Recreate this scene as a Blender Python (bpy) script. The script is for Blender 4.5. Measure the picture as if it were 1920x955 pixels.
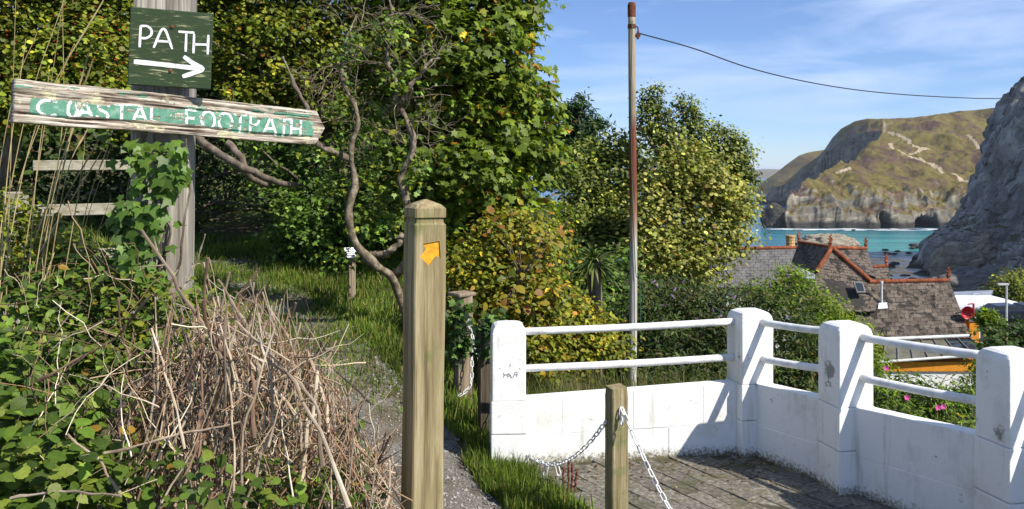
import bpy, bmesh, math, random
import numpy as np
from mathutils import Vector, Matrix, Quaternion

scene = bpy.context.scene
for o in list(bpy.data.objects):
    bpy.data.objects.remove(o)
rng = np.random.default_rng(11)
random.seed(11)

# ------------------------------------------------------------------ camera
H, F, HZ = 1.85, 1600.0, 325.0          # eye height (m), focal length and horizon row of the 1920 px frame
cam_d = bpy.data.cameras.new('camera')
cam = bpy.data.objects.new('camera', cam_d)
scene.collection.objects.link(cam)
cam.location = (0, 0, H)
cam.rotation_euler = (math.radians(90), 0, 0)
cam_d.sensor_width = 36.0
cam_d.lens = 36.0 * F / 1920.0
cam_d.shift_y = -(477.5 - HZ) / 1920.0
cam_d.clip_start = 0.05
cam_d.clip_end = 60000
scene.camera = cam

# ------------------------------------------------------------------ sky and sun
SUN_AZ = np.array([0.80, -0.60])
SUN_EL = math.radians(43)
sdir = Vector((SUN_AZ[0] * math.cos(SUN_EL), SUN_AZ[1] * math.cos(SUN_EL), math.sin(SUN_EL)))
world = bpy.data.worlds.new('World')
scene.world = world
world.use_nodes = True
wn, wl = world.node_tree.nodes, world.node_tree.links
wn.clear()
wo = wn.new('ShaderNodeOutputWorld')
bg = wn.new('ShaderNodeBackground')
sky = wn.new('ShaderNodeTexSky')
sky.sky_type = 'NISHITA'
sky.sun_disc = False
sky.sun_elevation = SUN_EL
sky.sun_rotation = math.atan2(SUN_AZ[0], SUN_AZ[1])
sky.altitude = 40
sky.air_density = 0.85
sky.dust_density = 0.0
sky.ozone_density = 4.0
tc = wn.new('ShaderNodeTexCoord')
mp = wn.new('ShaderNodeMapping')
mp.inputs['Scale'].default_value = (1.0, 1.0, 6.5)
mp.inputs['Rotation'].default_value = (0.05, 0.12, 0.3)
wl.new(tc.outputs['Generated'], mp.inputs['Vector'])
nz = wn.new('ShaderNodeTexNoise')
nz.inputs['Scale'].default_value = 2.6
nz.inputs['Detail'].default_value = 9
nz.inputs['Roughness'].default_value = 0.56
nz.inputs['Distortion'].default_value = 0.35
wl.new(mp.outputs['Vector'], nz.inputs['Vector'])
cr = wn.new('ShaderNodeValToRGB')
cr.color_ramp.elements[0].position = 0.44
cr.color_ramp.elements[0].color = (0.06, 0.06, 0.06, 1)
cr.color_ramp.elements[1].position = 0.66
cr.color_ramp.elements[1].color = (0.78, 0.78, 0.78, 1)
wl.new(nz.outputs['Fac'], cr.inputs['Fac'])
cm = wn.new('ShaderNodeMixRGB')
cm.inputs['Color2'].default_value = (5.8, 7.0, 9.6, 1)
wl.new(cr.outputs['Color'], cm.inputs['Fac'])
tint = wn.new('ShaderNodeMixRGB'); tint.blend_type = 'MULTIPLY'; tint.inputs['Fac'].default_value = 1.0
tint.inputs['Color2'].default_value = (0.86, 0.97, 1.20, 1)
wl.new(sky.outputs['Color'], tint.inputs['Color1'])
wl.new(tint.outputs['Color'], cm.inputs['Color1'])
wl.new(cm.outputs['Color'], bg.inputs['Color'])
bg.inputs['Strength'].default_value = 0.088
wl.new(bg.outputs['Background'], wo.inputs['Surface'])

sun_d = bpy.data.lights.new('sun', 'SUN')
sun_d.energy = 5.0
sun_d.angle = math.radians(0.53)
sun_d.color = (1.0, 0.94, 0.84)
sun = bpy.data.objects.new('sun', sun_d)
scene.collection.objects.link(sun)
sun.location = (6, -5, 9)
sun.rotation_euler = (-sdir).to_track_quat('-Z', 'Y').to_euler()

vs = scene.view_settings
vs.view_transform = 'Standard'
vs.look = 'None'
vs.exposure = 0.50
vs.gamma = 1.0
vs.use_curve_mapping = False
scene.cycles.max_bounces = 7
scene.cycles.diffuse_bounces = 3
scene.cycles.glossy_bounces = 3
scene.cycles.transmission_bounces = 5
scene.cycles.transparent_max_bounces = 6
scene.cycles.caustics_reflective = False
scene.cycles.caustics_refractive = False

# ------------------------------------------------------------------ helpers
def U(px, py, D):
    """point that shows at photo pixel (px, py) when it stands D metres in front of the lens"""
    return np.array([(px - 960) / F * D, D, H - (py - HZ) / F * D])

def sstep(a, b, x):
    t = np.clip((np.asarray(x, float) - a) / (b - a), 0, 1)
    return t * t * (3 - 2 * t)

def _hash(i, j, k, s):
    n = (i * 374761393 + j * 668265263 + k * 1440662683 + s * 974711) & 0xFFFFFFFF
    n = ((n ^ (n >> 13)) * 1274126177) & 0xFFFFFFFF
    n = (n ^ (n >> 16)) & 0xFFFFFFFF
    return n / 4294967295.0

def vnoise(P, s=0):
    P = np.asarray(P, float)
    i = np.floor(P).astype(np.int64)
    f = P - i
    f = f * f * (3 - 2 * f)
    r = 0
    for a in (0, 1):
        for b in (0, 1):
            for c in (0, 1):
                w = (f[..., 0] if a else 1 - f[..., 0]) * (f[..., 1] if b else 1 - f[..., 1]) * (f[..., 2] if c else 1 - f[..., 2])
                r = r + w * _hash(i[..., 0] + a, i[..., 1] + b, i[..., 2] + c, s)
    return r

def fbm(P, octv=4, s=0, gain=0.5):
    P = np.asarray(P, float)
    a, t, r = 1.0, 0.0, 0.0
    for k in range(octv):
        r = r + a * (vnoise(P * 2.03 ** k + 17.3 * k, s + k) - 0.5)
        t += a
        a *= gain
    return r / t * 2

def stack(*a):
    return np.stack([np.asarray(v, float) for v in a], -1)

WLOC = {}

def wloc(p):
    return WLOC.get(p.name, np.zeros(3)) if p is not None else np.zeros(3)

def tag(o, label=None, cat=None, group=None, kind=None):
    if label: o['label'] = label
    if cat: o['category'] = cat
    if group: o['group'] = group
    if kind: o['kind'] = kind
    return o

def thing(name, label, cat, loc=(0, 0, 0), group=None):
    o = bpy.data.objects.new(name, None)
    o.empty_display_size = 0.1
    scene.collection.objects.link(o)
    o.location = tuple(float(v) for v in loc)
    WLOC[o.name] = np.array(loc, float)
    return tag(o, label, cat, group)

def new_mesh(name, V, Fc, mat=None, smooth=False, col=None):
    V = np.asarray(V, float)
    me = bpy.data.meshes.new(name)
    if isinstance(Fc, np.ndarray):
        n, k = Fc.shape
        me.vertices.add(len(V))
        me.vertices.foreach_set('co', V.ravel())
        me.loops.add(n * k)
        me.loops.foreach_set('vertex_index', Fc.ravel().astype(np.int32))
        me.polygons.add(n)
        me.polygons.foreach_set('loop_start', np.arange(0, n * k, k, dtype=np.int32))
        me.polygons.foreach_set('loop_total', np.full(n, k, dtype=np.int32))
        me.update(calc_edges=True)
    else:
        me.from_pydata([tuple(v) for v in V], [], [tuple(int(i) for i in f) for f in Fc])
        me.update()
    if smooth:
        me.polygons.foreach_set('use_smooth', np.ones(len(me.polygons), bool))
    if col is not None:
        ca = me.color_attributes.new('Col', 'FLOAT_COLOR', 'POINT')
        c = np.ones((len(V), 4))
        c[:, :3] = col
        ca.data.foreach_set('color', c.ravel())
    if mat is not None:
        me.materials.append(mat)
    return me

def mk(name, V, Fc, mat=None, parent=None, smooth=False, col=None, kind=None, local=False):
    V = np.asarray(V, float)
    if local:
        c = np.zeros(3)
    else:
        c = np.array([(V[:, 0].min() + V[:, 0].max()) / 2, (V[:, 1].min() + V[:, 1].max()) / 2, V[:, 2].min()])
    me = new_mesh(name, V - c, Fc, mat, smooth, col)
    o = bpy.data.objects.new(name, me)
    scene.collection.objects.link(o)
    o.parent = parent
    WLOC[o.name] = c if not local else wloc(parent)
    o.location = tuple(c - wloc(parent)) if not local else (0, 0, 0)
    if kind: o['kind'] = kind
    return o

def inst(name, me, loc, R=None, sc=1.0, parent=None):
    o = bpy.data.objects.new(name, me)
    scene.collection.objects.link(o)
    o.parent = parent
    M = np.eye(4)
    if R is not None: M[:3, :3] = np.asarray(R) * sc
    else: M[:3, :3] *= sc
    M[:3, 3] = np.asarray(loc) - wloc(parent)
    o.matrix_basis = Matrix([list(map(float, r)) for r in M])
    return o

class MB:
    """collects polygons for one mesh"""
    def __init__(s): s.V, s.F = [], []
    def add(s, V, Fc):
        n = len(s.V)
        s.V.extend([tuple(float(q) for q in v) for v in V])
        s.F.extend([tuple(int(i) + n for i in f) for f in Fc])
        return s
    def box(s, c, sz, R=None):
        x, y, z = [q / 2 for q in sz]
        V = np.array([(-x, -y, -z), (x, -y, -z), (x, y, -z), (-x, y, -z), (-x, -y, z), (x, -y, z), (x, y, z), (-x, y, z)])
        if R is not None: V = V @ np.asarray(R).T
        return s.add(V + np.asarray(c), BOXF)
    def tube(s, pts, rad, n=8, cap=True):
        V, Fc = tube(pts, rad, n, cap)
        return s.add(V, Fc)
    def mk(s, name, mat, parent=None, **k):
        return mk(name, s.V, s.F, mat, parent, **k)

BOXF = [(0, 3, 2, 1), (4, 5, 6, 7), (0, 1, 5, 4), (1, 2, 6, 5), (2, 3, 7, 6), (3, 0, 4, 7)]

def tube(pts, rad, n=8, cap=True):
    P = np.asarray(pts, float)
    m = len(P)
    rad = np.broadcast_to(np.asarray(rad, float), (m,))
    T = np.gradient(P, axis=0)
    T /= np.linalg.norm(T, axis=1)[:, None] + 1e-9
    a = np.array([0, 0, 1.0]) if abs(T[0, 2]) < 0.9 else np.array([1.0, 0, 0])
    u = np.cross(T[0], a); u /= np.linalg.norm(u)
    V = []
    for i in range(m):
        u = u - T[i] * (u @ T[i]); u /= np.linalg.norm(u) + 1e-9
        v = np.cross(T[i], u)
        for k in range(n):
            t = 2 * math.pi * k / n
            V.append(P[i] + rad[i] * (math.cos(t) * u + math.sin(t) * v))
    Fc = []
    for i in range(m - 1):
        for k in range(n):
            k2 = (k + 1) % n
            Fc.append((i * n + k, i * n + k2, (i + 1) * n + k2, (i + 1) * n + k))
    if cap:
        Fc.append(tuple(range(n - 1, -1, -1)))
        Fc.append(tuple(range((m - 1) * n, m * n)))
    return np.array(V), Fc

def spline(pts, n=24):
    P = np.asarray(pts, float)
    if len(P) < 3: return np.linspace(P[0], P[-1], max(n, 2))
    Q = np.vstack([2 * P[0] - P[1], P, 2 * P[-1] - P[-2]])
    out = []
    for t in np.linspace(0, len(P) - 1 - 1e-6, n):
        i = int(t); f = t - i
        a, b, c, d = Q[i], Q[i + 1], Q[i + 2], Q[i + 3]
        out.append(0.5 * (2 * b + (c - a) * f + (2 * a - 5 * b + 4 * c - d) * f * f + (3 * b - a - 3 * c + d) * f ** 3))
    return np.array(out)

def rotz(a):
    c, s = math.cos(a), math.sin(a)
    return np.array([[c, -s, 0], [s, c, 0], [0, 0, 1.0]])

def grid_faces(nu, nv):
    i = np.arange(nu * nv).reshape(nu, nv)
    return np.stack([i[:-1, :-1], i[1:, :-1], i[1:, 1:], i[:-1, 1:]], -1).reshape(-1, 4)

def bevel_box(sx, sy, sz, b, seg=1):
    bm = bmesh.new()
    bmesh.ops.create_cube(bm, size=1)
    for v in bm.verts: v.co = (v.co.x * sx, v.co.y * sy, v.co.z * sz)
    bmesh.ops.bevel(bm, geom=bm.edges[:], offset=b, segments=seg, affect='EDGES', profile=0.6)
    V = np.array([v.co[:] for v in bm.verts]); bm.verts.index_update()
    Fc = [tuple(v.index for v in f.verts) for f in bm.faces]
    bm.free()
    return V, Fc

# ------------------------------------------------------------------ materials
def srgb(r, g, b):
    return tuple(((c / 255 + 0.055) / 1.055) ** 2.4 if c > 10 else c / 255 / 12.92 for c in (r, g, b))

def base_mat(name, rough=0.8, spec=0.3):
    m = bpy.data.materials.new(name)
    m.use_nodes = True
    n, l = m.node_tree.nodes, m.node_tree.links
    b = n['Principled BSDF']
    b.inputs['Roughness'].default_value = rough
    b.inputs['Specular IOR Level'].default_value = spec
    return m, n, l, b

def ramp(n, stops):
    r = n.new('ShaderNodeValToRGB')
    e = r.color_ramp.elements
    while len(e) < len(stops): e.new(0.5)
    for k, (p, c) in enumerate(stops):
        e[k].position = p
        e[k].color = (*c, 1) if len(c) == 3 else c
    return r

def coords(n, l, kind='pos', scale=(1, 1, 1), rot=(0, 0, 0)):
    if kind == 'pos':
        g = n.new('ShaderNodeNewGeometry'); out = g.outputs['Position']
    else:
        t = n.new('ShaderNodeTexCoord'); out = t.outputs['Object']
    mpn = n.new('ShaderNodeMapping')
    mpn.inputs['Scale'].default_value = scale
    mpn.inputs['Rotation'].default_value = rot
    l.new(out, mpn.inputs['Vector'])
    return mpn.outputs['Vector']

def noise(n, l, vec, scale, detail=6, rough=0.6, dist=0.0):
    t = n.new('ShaderNodeTexNoise')
    t.inputs['Scale'].default_value = scale
    t.inputs['Detail'].default_value = detail
    t.inputs['Roughness'].default_value = rough
    t.inputs['Distortion'].default_value = dist
    l.new(vec, t.inputs['Vector'])
    return t.outputs['Fac']

def mixc(n, l, fac, a, b, mode='MIX'):
    m = n.new('ShaderNodeMixRGB'); m.blend_type = mode
    for s, v in (('Fac', fac), ('Color1', a), ('Color2', b)):
        if hasattr(v, 'is_linked') or hasattr(v, 'links'): l.new(v, m.inputs[s])
        elif isinstance(v, (int, float)): m.inputs[s].default_value = v
        else: m.inputs[s].default_value = (*v, 1)
    return m.outputs['Color']

def add_bump(n, l, b, h, strength=0.4, dist=0.01):
    bp = n.new('ShaderNodeBump')
    bp.inputs['Strength'].default_value = strength
    bp.inputs['Distance'].default_value = dist
    l.new(h, bp.inputs['Height'])
    l.new(bp.outputs['Normal'], b.inputs['Normal'])

def rand_val(n, l, col, lo=0.75, hi=1.2):
    """per-object brightness variation"""
    oi = n.new('ShaderNodeObjectInfo')
    mr = n.new('ShaderNodeMapRange')
    mr.inputs['To Min'].default_value = lo
    mr.inputs['To Max'].default_value = hi
    l.new(oi.outputs['Random'], mr.inputs['Value'])
    hs = n.new('ShaderNodeHueSaturation')
    l.new(mr.outputs['Result'], hs.inputs['Value'])
    l.new(col, hs.inputs['Color'])
    return hs.outputs['Color']

def streaks(m, st, kind, lo=.33, hi=.43, dark=(.55, .53, .50)):
    """thin dark splits along the grain"""
    n, l = m.node_tree.nodes, m.node_tree.links
    b = n['Principled BSDF']
    src = b.inputs['Base Color'].links[0].from_socket
    f = noise(n, l, coords(n, l, kind, st), 2.4, 5, .55, .2)
    r = ramp(n, [(lo, dark), (hi, (1, 1, 1))]); l.new(f, r.inputs['Fac'])
    l.new(mixc(n, l, 1.0, src, r.outputs['Color'], 'MULTIPLY'), b.inputs['Base Color'])
    return m

def noise_mat(name, stops, scale=5, detail=7, rough=0.8, spec=0.3, bump=0.4, bdist=0.01, kind='pos', st=(1, 1, 1), rot=(0, 0, 0), nrough=0.62, vary=None, dist=0.0, bscale=None, over=None):
    m, n, l, b = base_mat(name, rough, spec)
    v = coords(n, l, kind, st, rot)
    f = noise(n, l, v, scale, detail, nrough, dist)
    r = ramp(n, stops)
    l.new(f, r.inputs['Fac'])
    c = r.outputs['Color']
    if over:                                         # (colour, scale, low, high): patches of a second colour
        f2 = noise(n, l, coords(n, l, kind), over[1], 6, 0.65)
        r2 = ramp(n, [(over[2], (0, 0, 0)), (over[3], (1, 1, 1))])
        l.new(f2, r2.inputs['Fac'])
        c = mixc(n, l, r2.outputs['Color'], c, over[0])
    if vary: c = rand_val(n, l, c, *vary)
    l.new(c, b.inputs['Base Color'])
    if bump:
        f3 = f if bscale is None else noise(n, l, v, bscale, 6, 0.7)
        add_bump(n, l, b, f3, bump, bdist)
    return m

def leaf_mat(name, rough=0.42, spec=0.4, trans=0.3, tint=(1.25, 1.35, 0.6)):
    m, n, l, b = base_mat(name, rough, spec)
    a = n.new('ShaderNodeAttribute'); a.attribute_name = 'Col'
    v = coords(n, l, 'pos')
    f = noise(n, l, v, 60, 3)
    r = ramp(n, [(0.3, (0.78, 0.78, 0.78)), (0.7, (1.15, 1.15, 1.15))])
    l.new(f, r.inputs['Fac'])
    c = mixc(n, l, 1.0, a.outputs['Color'], r.outputs['Color'], 'MULTIPLY')
    l.new(c, b.inputs['Base Color'])
    t = n.new('ShaderNodeBsdfTranslucent')
    tcol = mixc(n, l, 1.0, c, tint, 'MULTIPLY')
    l.new(tcol, t.inputs['Color'])
    mx = n.new('ShaderNodeMixShader')
    mx.inputs['Fac'].default_value = trans
    l.new(b.outputs['BSDF'], mx.inputs[1])
    l.new(t.outputs['BSDF'], mx.inputs[2])
    l.new(mx.outputs['Shader'], n['Material Output'].inputs['Surface'])
    return m

M_LEAF = leaf_mat('leaf', 0.52, 0.3, 0.36)
M_GLOSS = leaf_mat('glossy_leaf', 0.5, 0.35, 0.25)
M_GRASS = leaf_mat('grass_blade', 0.55, 0.25, 0.3)
M_BARK = noise_mat('bark', [(0.3, (0.07, 0.05, 0.035)), (0.55, (0.17, 0.135, 0.10)), (0.75, (0.32, 0.29, 0.23))], 14, st=(1, 1, 0.35), bump=0.8, bdist=0.02)
M_PALEBARK = noise_mat('lichen_bark', [(0.3, (0.06, 0.042, 0.026)), (0.5, (0.165, 0.13, 0.085)), (0.72, (0.36, 0.32, 0.24))], 18, bump=0.8, bdist=0.015)
M_TWIG = noise_mat('dead_twig', [(0.30, (0.12, 0.078, 0.055)), (0.48, (0.31, 0.235, 0.165)), (0.68, (0.55, 0.47, 0.36))], 7, bump=0.3, vary=(0.6, 1.3))
M_TWIGRED = noise_mat('red_dead_stem', [(0.30, (0.09, 0.048, 0.032)), (0.48, (0.23, 0.14, 0.09)), (0.70, (0.42, 0.30, 0.21))], 7, bump=0.3, vary=(0.6, 1.2))
M_WHITE = None
# ------------------------------------------------------------------ terrain
PATHC = np.array([(-2, 0.35), (1, 0.25), (3, -0.10), (4.7, -0.42), (6.0, -0.85), (7.3, -1.75), (8.6, -2.75), (10.5, -3.5), (13, -4.1), (17, -4.6), (24, -6.0)])
def path_x(y): return np.interp(y, PATHC[:, 0], PATHC[:, 1])

def terr(x, y, fine=True):
    x = np.asarray(x, float); y = np.asarray(y, float)
    s = np.maximum(0, (y - 6.2) + 0.9 * (x - 1.5))
    drop = np.where(s < 60, 0.17 * s, 10.2 + (s - 60) * 0.075)
    drop = np.minimum(drop, 37)
    w = sstep(-1.6, 0.9, x - 0.12 * np.clip(y - 6, 0, 30) + 0.02 * np.maximum(y - 36, 0))
    z = -drop * w
    rise = np.interp(y, [4.4, 5.0, 5.5, 6.5, 7.5, 8.3, 9, 11, 13, 16], [0, .03, .11, .33, .58, .73, .82, 1.0, 1.1, 1.3])
    z = z + rise * sstep(0.35, -0.9, x) * (1 - w)
    pc = path_x(y)
    lb = -(x - (pc - 0.8))
    z = z + 0.95 * (1 - .6 * sstep(5.5, 9, y)) * sstep(0, 1.35, lb) * sstep(70, 30, y)
    rb = (x - (pc + 1.15))
    z = z + 0.25 * sstep(0, 1.0, rb) * sstep(7.3, 9.0, y) * (1 - w)
    z = z + 4.5 * sstep(15.5, 26, y) * sstep(1.5, -3, x) * (1 - w)
    z = z + 9 * sstep(30, 120, y) * sstep(-5, -60, x) + 25 * sstep(60, 300, y) * sstep(-20, -160, x)
    if fine:
        q = sstep(0.15, -0.15, (x - (0.08 - (y - 5.45) * 0.49)))          # 0 on the patio side
        q = np.maximum(q, sstep(5.7, 6.2, y))
        z = z + q * (0.05 * fbm(stack(x * 1.3, y * 1.3, 0 * x), 4, 3) + 0.5 * fbm(stack(x * .06, y * .06, 0 * x), 2, 9) * sstep(14, 60, y))
        z = z - 0.035 * (1 - q)
    return z

def make_ground():
    def axis(fine0, fine1, st, lo, hi, g=1.16):
        a = list(np.arange(fine0, fine1, st))
        d, v = st, a[-1]
        while v < hi: d *= g; v += d; a.append(v)
        d, v = st, a[0]
        while v > lo: d *= g; v -= d; a.insert(0, v)
        return np.array(a)
    xs = axis(-6, 5, 0.08, -900, 900)
    ys = axis(2, 12, 0.08, -60, 420, 1.13)
    X, Y = np.meshgrid(xs, ys, indexing='ij')
    Z = terr(X, Y)
    V = stack(X, Y, Z).reshape(-1, 3)
    m, n, l, b = base_mat('ground_soil', 0.95, 0.1)
    v = coords(n, l)
    f1 = noise(n, l, v, 1.1, 8, 0.7)
    f2 = noise(n, l, v, 26, 5, 0.7)
    soil = ramp(n, [(0.3, (0.035, 0.026, 0.016)), (0.7, (0.13, 0.10, 0.06))])
    l.new(f2, soil.inputs['Fac'])
    grass = ramp(n, [(0.3, (0.03, 0.05, 0.012)), (0.7, (0.085, 0.12, 0.03))])
    l.new(f2, grass.inputs['Fac'])
    k = ramp(n, [(0.42, (0, 0, 0)), (0.56, (1, 1, 1))])
    l.new(f1, k.inputs['Fac'])
    l.new(mixc(n, l, k.outputs['Color'], soil.outputs['Color'], grass.outputs['Color']), b.inputs['Base Color'])
    add_bump(n, l, b, f2, 0.6, 0.03)
    o = mk('ground', V, grid_faces(len(xs), len(ys)), m, None, True)
    tag(o, kind='structure')

def make_path():
    ys = np.arange(1.6, 9.6, 0.06)
    u = np.linspace(-1, 1, 23)
    Y, Uu = np.meshgrid(ys, u, indexing='ij')
    half = 0.44 + 0.10 * fbm(stack(ys * 1.4, ys * 0, ys * 0), 3, 5) - 0.06 * sstep(6, 9, ys)
    tang = np.gradient(path_x(ys), ys)
    X = path_x(Y) + Uu * (half * np.sqrt(1 + tang ** 2))[:, None] + 0.05 * fbm(stack(Y * 5, Uu * 0 + np.sign(Uu) * 4, 0 * Y), 2, 8) * np.abs(Uu)
    Z = terr(X, Y) + 0.012 - 0.03 * np.abs(Uu) ** 6 + 0.004 * fbm(stack(X * 20, Y * 20, 0 * X), 2, 2)
    m = noise_mat('gravel', [(0.3, (0.07, 0.062, 0.055)), (0.5, (0.19, 0.175, 0.155)), (0.72, (0.36, 0.33, 0.29))], 85, 4, 0.95, 0.1, 0.9, 0.02, over=((0.12, 0.10, 0.065), 3.0, 0.45, 0.62))
    o = mk('path', stack(X, Y, Z).reshape(-1, 3), grid_faces(len(ys), len(u)), m, None, True)
    tag(o, kind='structure')
    # loose stones
    n = 5200
    py_ = 4.1 + 5.0 * rng.random(n) ** 1.6
    px_ = path_x(py_) + (rng.random(n) * 2 - 1) * 0.47
    C = stack(px_, py_, terr(px_, py_) + 0.012)
    r = 0.004 + 0.011 * rng.random(n) ** 3
    oct_ = np.array([(1, 0, 0), (-1, 0, 0), (0, 1, 0), (0, -1, 0), (0, 0, 0.7), (0, 0, -0.7)], float)
    fo = np.array([(0, 2, 4), (2, 1, 4), (1, 3, 4), (3, 0, 4), (2, 0, 5), (1, 2, 5), (3, 1, 5), (0, 3, 5)])
    jit = 0.7 + 0.6 * rng.random((n, 6, 1))
    V = C[:, None, :] + oct_[None] * jit * r[:, None, None]
    col = np.repeat((0.10 + 0.30 * rng.random((n, 1))) * np.array([[1, .93, .84]]), 6, 0)
    Fx = (fo[None] + (np.arange(n) * 6)[:, None, None]).reshape(-1, 3)
    mm, nn, ll, bb = base_mat('stone_chips', 0.9, 0.2)
    a = nn.new('ShaderNodeAttribute'); a.attribute_name = 'Col'
    ll.new(a.outputs['Color'], bb.inputs['Base Color'])
    o = mk('gravel', V.reshape(-1, 3), Fx, mm, None, col=col)
    tag(o, 'small grey loose stones scattered over the footpath', 'gravel', kind='stuff')

# ------------------------------------------------------------------ white wall and patio
P1 = np.array([-0.025, 5.46]); P2 = np.array([1.585, 5.69]); P3 = np.array([1.965, 5.03]); P4 = np.array([2.47, 4.22])
P5 = P4 + (P4 - P3) / np.linalg.norm(P4 - P3) * 0.95
P6 = P5 + (P4 - P3) / np.linalg.norm(P4 - P3) * 0.95
PATIO = np.array([(0.05, 5.42), (1.60, 5.64), (2.02, 5.0), (3.55, 2.4), (3.9, 1.3), (1.95, 1.3)])

def in_poly(P, poly):
    x, y = P
    c = False
    for i in range(len(poly)):
        x1, y1 = poly[i]; x2, y2 = poly[i - 1]
        if (y1 > y) != (y2 > y) and x < (x2 - x1) * (y - y1) / (y2 - y1) + x1: c = not c
    return c

def make_patio():
    z0 = -0.007
    V = [(x, y, z0) for x, y in PATIO] + [(x, y, z0 - 0.06) for x, y in PATIO]
    n = len(PATIO)
    Fc = [tuple(range(n))[::-1]] + [(i, (i + 1) % n, n + (i + 1) % n, n + i) for i in range(n)]
    m = noise_mat('joint_soil', [(0.3, (0.03, 0.027, 0.018)), (0.6, (0.08, 0.075, 0.045)), (0.75, (0.10, 0.12, 0.04))], 18, bump=0.6)
    pat = mk('patio', V, Fc, m)
    tag(pat, kind='structure')
    mp_ = noise_mat('paver', [(0.30, (0.06, 0.053, 0.043)), (0.5, (0.145, 0.13, 0.107)), (0.7, (0.27, 0.25, 0.21))], 34, 8, 0.9, 0.2, 0.7, 0.008, vary=(0.78, 1.2), over=((0.085, 0.085, 0.04), 3.4, 0.50, 0.66))
    e = (P4 - P2); e = e / np.linalg.norm(e)
    f = np.array([e[1], -e[0]])
    f = f if f[0] < 0 else -f
    L, W = 0.235, 0.118
    meshes = []
    for k in range(6):
        Vb, Fb = bevel_box(L - 0.006, W - 0.006, 0.06, 0.004, 2)
        Vb = Vb + (0.0016 * rng.standard_normal(Vb.shape)) * (Vb[:, 2:3] > 0)
        meshes.append(new_mesh('paver', Vb, Fb, mp_))
    R = np.array([[e[0], f[0], 0], [e[1], f[1], 0], [0, 0, 1.0]])
    if np.linalg.det(R) < 0: R[:, 1] *= -1
    cnt = 0
    cand = []
    for i in range(-4, 26):
        for j in range(-2, 34):
            c = P2 + e * ((i + 0.5 * (j % 2)) * L - 0.1) + f * (j * W + 0.02)
            if in_poly(c, PATIO) and c[1] > 2.6: cand.append((c[1], c))
    cand.sort(key=lambda t: -t[0])
    for _, c in cand[:298]:
        z = -0.031 + 0.003 * rng.standard_normal()
        R2 = R @ rotz(0.012 * rng.standard_normal())
        t1, t2 = 0.008 * rng.standard_normal(2)
        R2 = R2 @ np.array([[1, 0, t1], [0, 1, t2], [-t1, -t2, 1]])
        inst('paver', meshes[cnt % 6], (c[0], c[1], z), R2, 1, pat)
        cnt += 1
    return pat

def white_mat():
    m, n, l, b = base_mat('white_masonry_paint', 0.62, 0.25)
    v = coords(n, l)
    big = noise(n, l, v, 3.2, 8, 0.68)
    streak = noise(n, l, coords(n, l, 'pos', (9, 9, 0.7)), 1.6, 6, 0.65)
    fine = noise(n, l, v, 55, 6, 0.7)
    r1 = ramp(n, [(0.32, (0.66, 0.65, 0.60)), (0.48, (0.82, 0.82, 0.80))])
    l.new(big, r1.inputs['Fac'])
    r2 = ramp(n, [(0.56, (1, 1, 1)), (0.78, (0.56, 0.545, 0.48))])
    l.new(streak, r2.inputs['Fac'])
    c = mixc(n, l, 1.0, r1.outputs['Color'], r2.outputs['Color'], 'MULTIPLY')
    # flaked patches where bare grey render and algae show
    fl = noise(n, l, v, 11, 9, 0.75, 0.4)
    r3 = ramp(n, [(0.635, (0, 0, 0)), (0.67, (1, 1, 1))])
    l.new(fl, r3.inputs['Fac'])
    c = mixc(n, l, r3.outputs['Color'], c, (0.27, 0.255, 0.21))
    # old mould stains of their own shape on three of the posts
    for (sp, rad) in ((U(1558, 695, 5.0), .075), (U(1566, 720, 5.0), .05), (U(1885, 812, 4.15), .06), (U(1396, 668, 5.6), .05), (U(1612, 690, 4.9), .035)):
        dn = n.new('ShaderNodeVectorMath'); dn.operation = 'DISTANCE'; l.new(v, dn.inputs[0]); dn.inputs[1].default_value = tuple(sp)
        ma = n.new('ShaderNodeMath'); ma.operation = 'MULTIPLY_ADD'; ma.inputs[1].default_value = -.5 / rad; ma.inputs[2].default_value = .72
        l.new(dn.outputs['Value'], ma.inputs[0])
        mb2 = n.new('ShaderNodeMath'); mb2.operation = 'ADD'; l.new(ma.outputs['Value'], mb2.inputs[0])
        fs_ = noise(n, l, v, 30, 6, .7); l.new(fs_, mb2.inputs[1])
        rs_ = ramp(n, [(.80, (0, 0, 0)), (.98, (.75, .75, .75))]); l.new(mb2.outputs['Value'], rs_.inputs['Fac'])
        c = mixc(n, l, rs_.outputs['Color'], c, (.10, .095, .085))
    # green-brown splash line where the wall meets the ground
    sx = n.new('ShaderNodeSeparateXYZ'); l.new(v, sx.inputs['Vector'])
    ad = n.new('ShaderNodeMath'); ad.operation = 'MULTIPLY_ADD'
    ad.inputs[1].default_value = 0.22; l.new(fine, ad.inputs[0]); l.new(sx.outputs['Z'], ad.inputs[2])
    r4 = ramp(n, [(0.11, (1, 1, 1)), (0.17, (0, 0, 0))])
    l.new(ad.outputs['Value'], r4.inputs['Fac'])
    c = mixc(n, l, r4.outputs['Color'], c, (0.15, 0.135, 0.075))
    l.new(c, b.inputs['Base Color'])
    mx = n.new('ShaderNodeMath'); mx.operation = 'ADD'
    l.new(fine, mx.inputs[0]); l.new(fl, mx.inputs[1])
    add_bump(n, l, b, mx.outputs['Value'], 0.4, 0.006)
    return m

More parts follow.
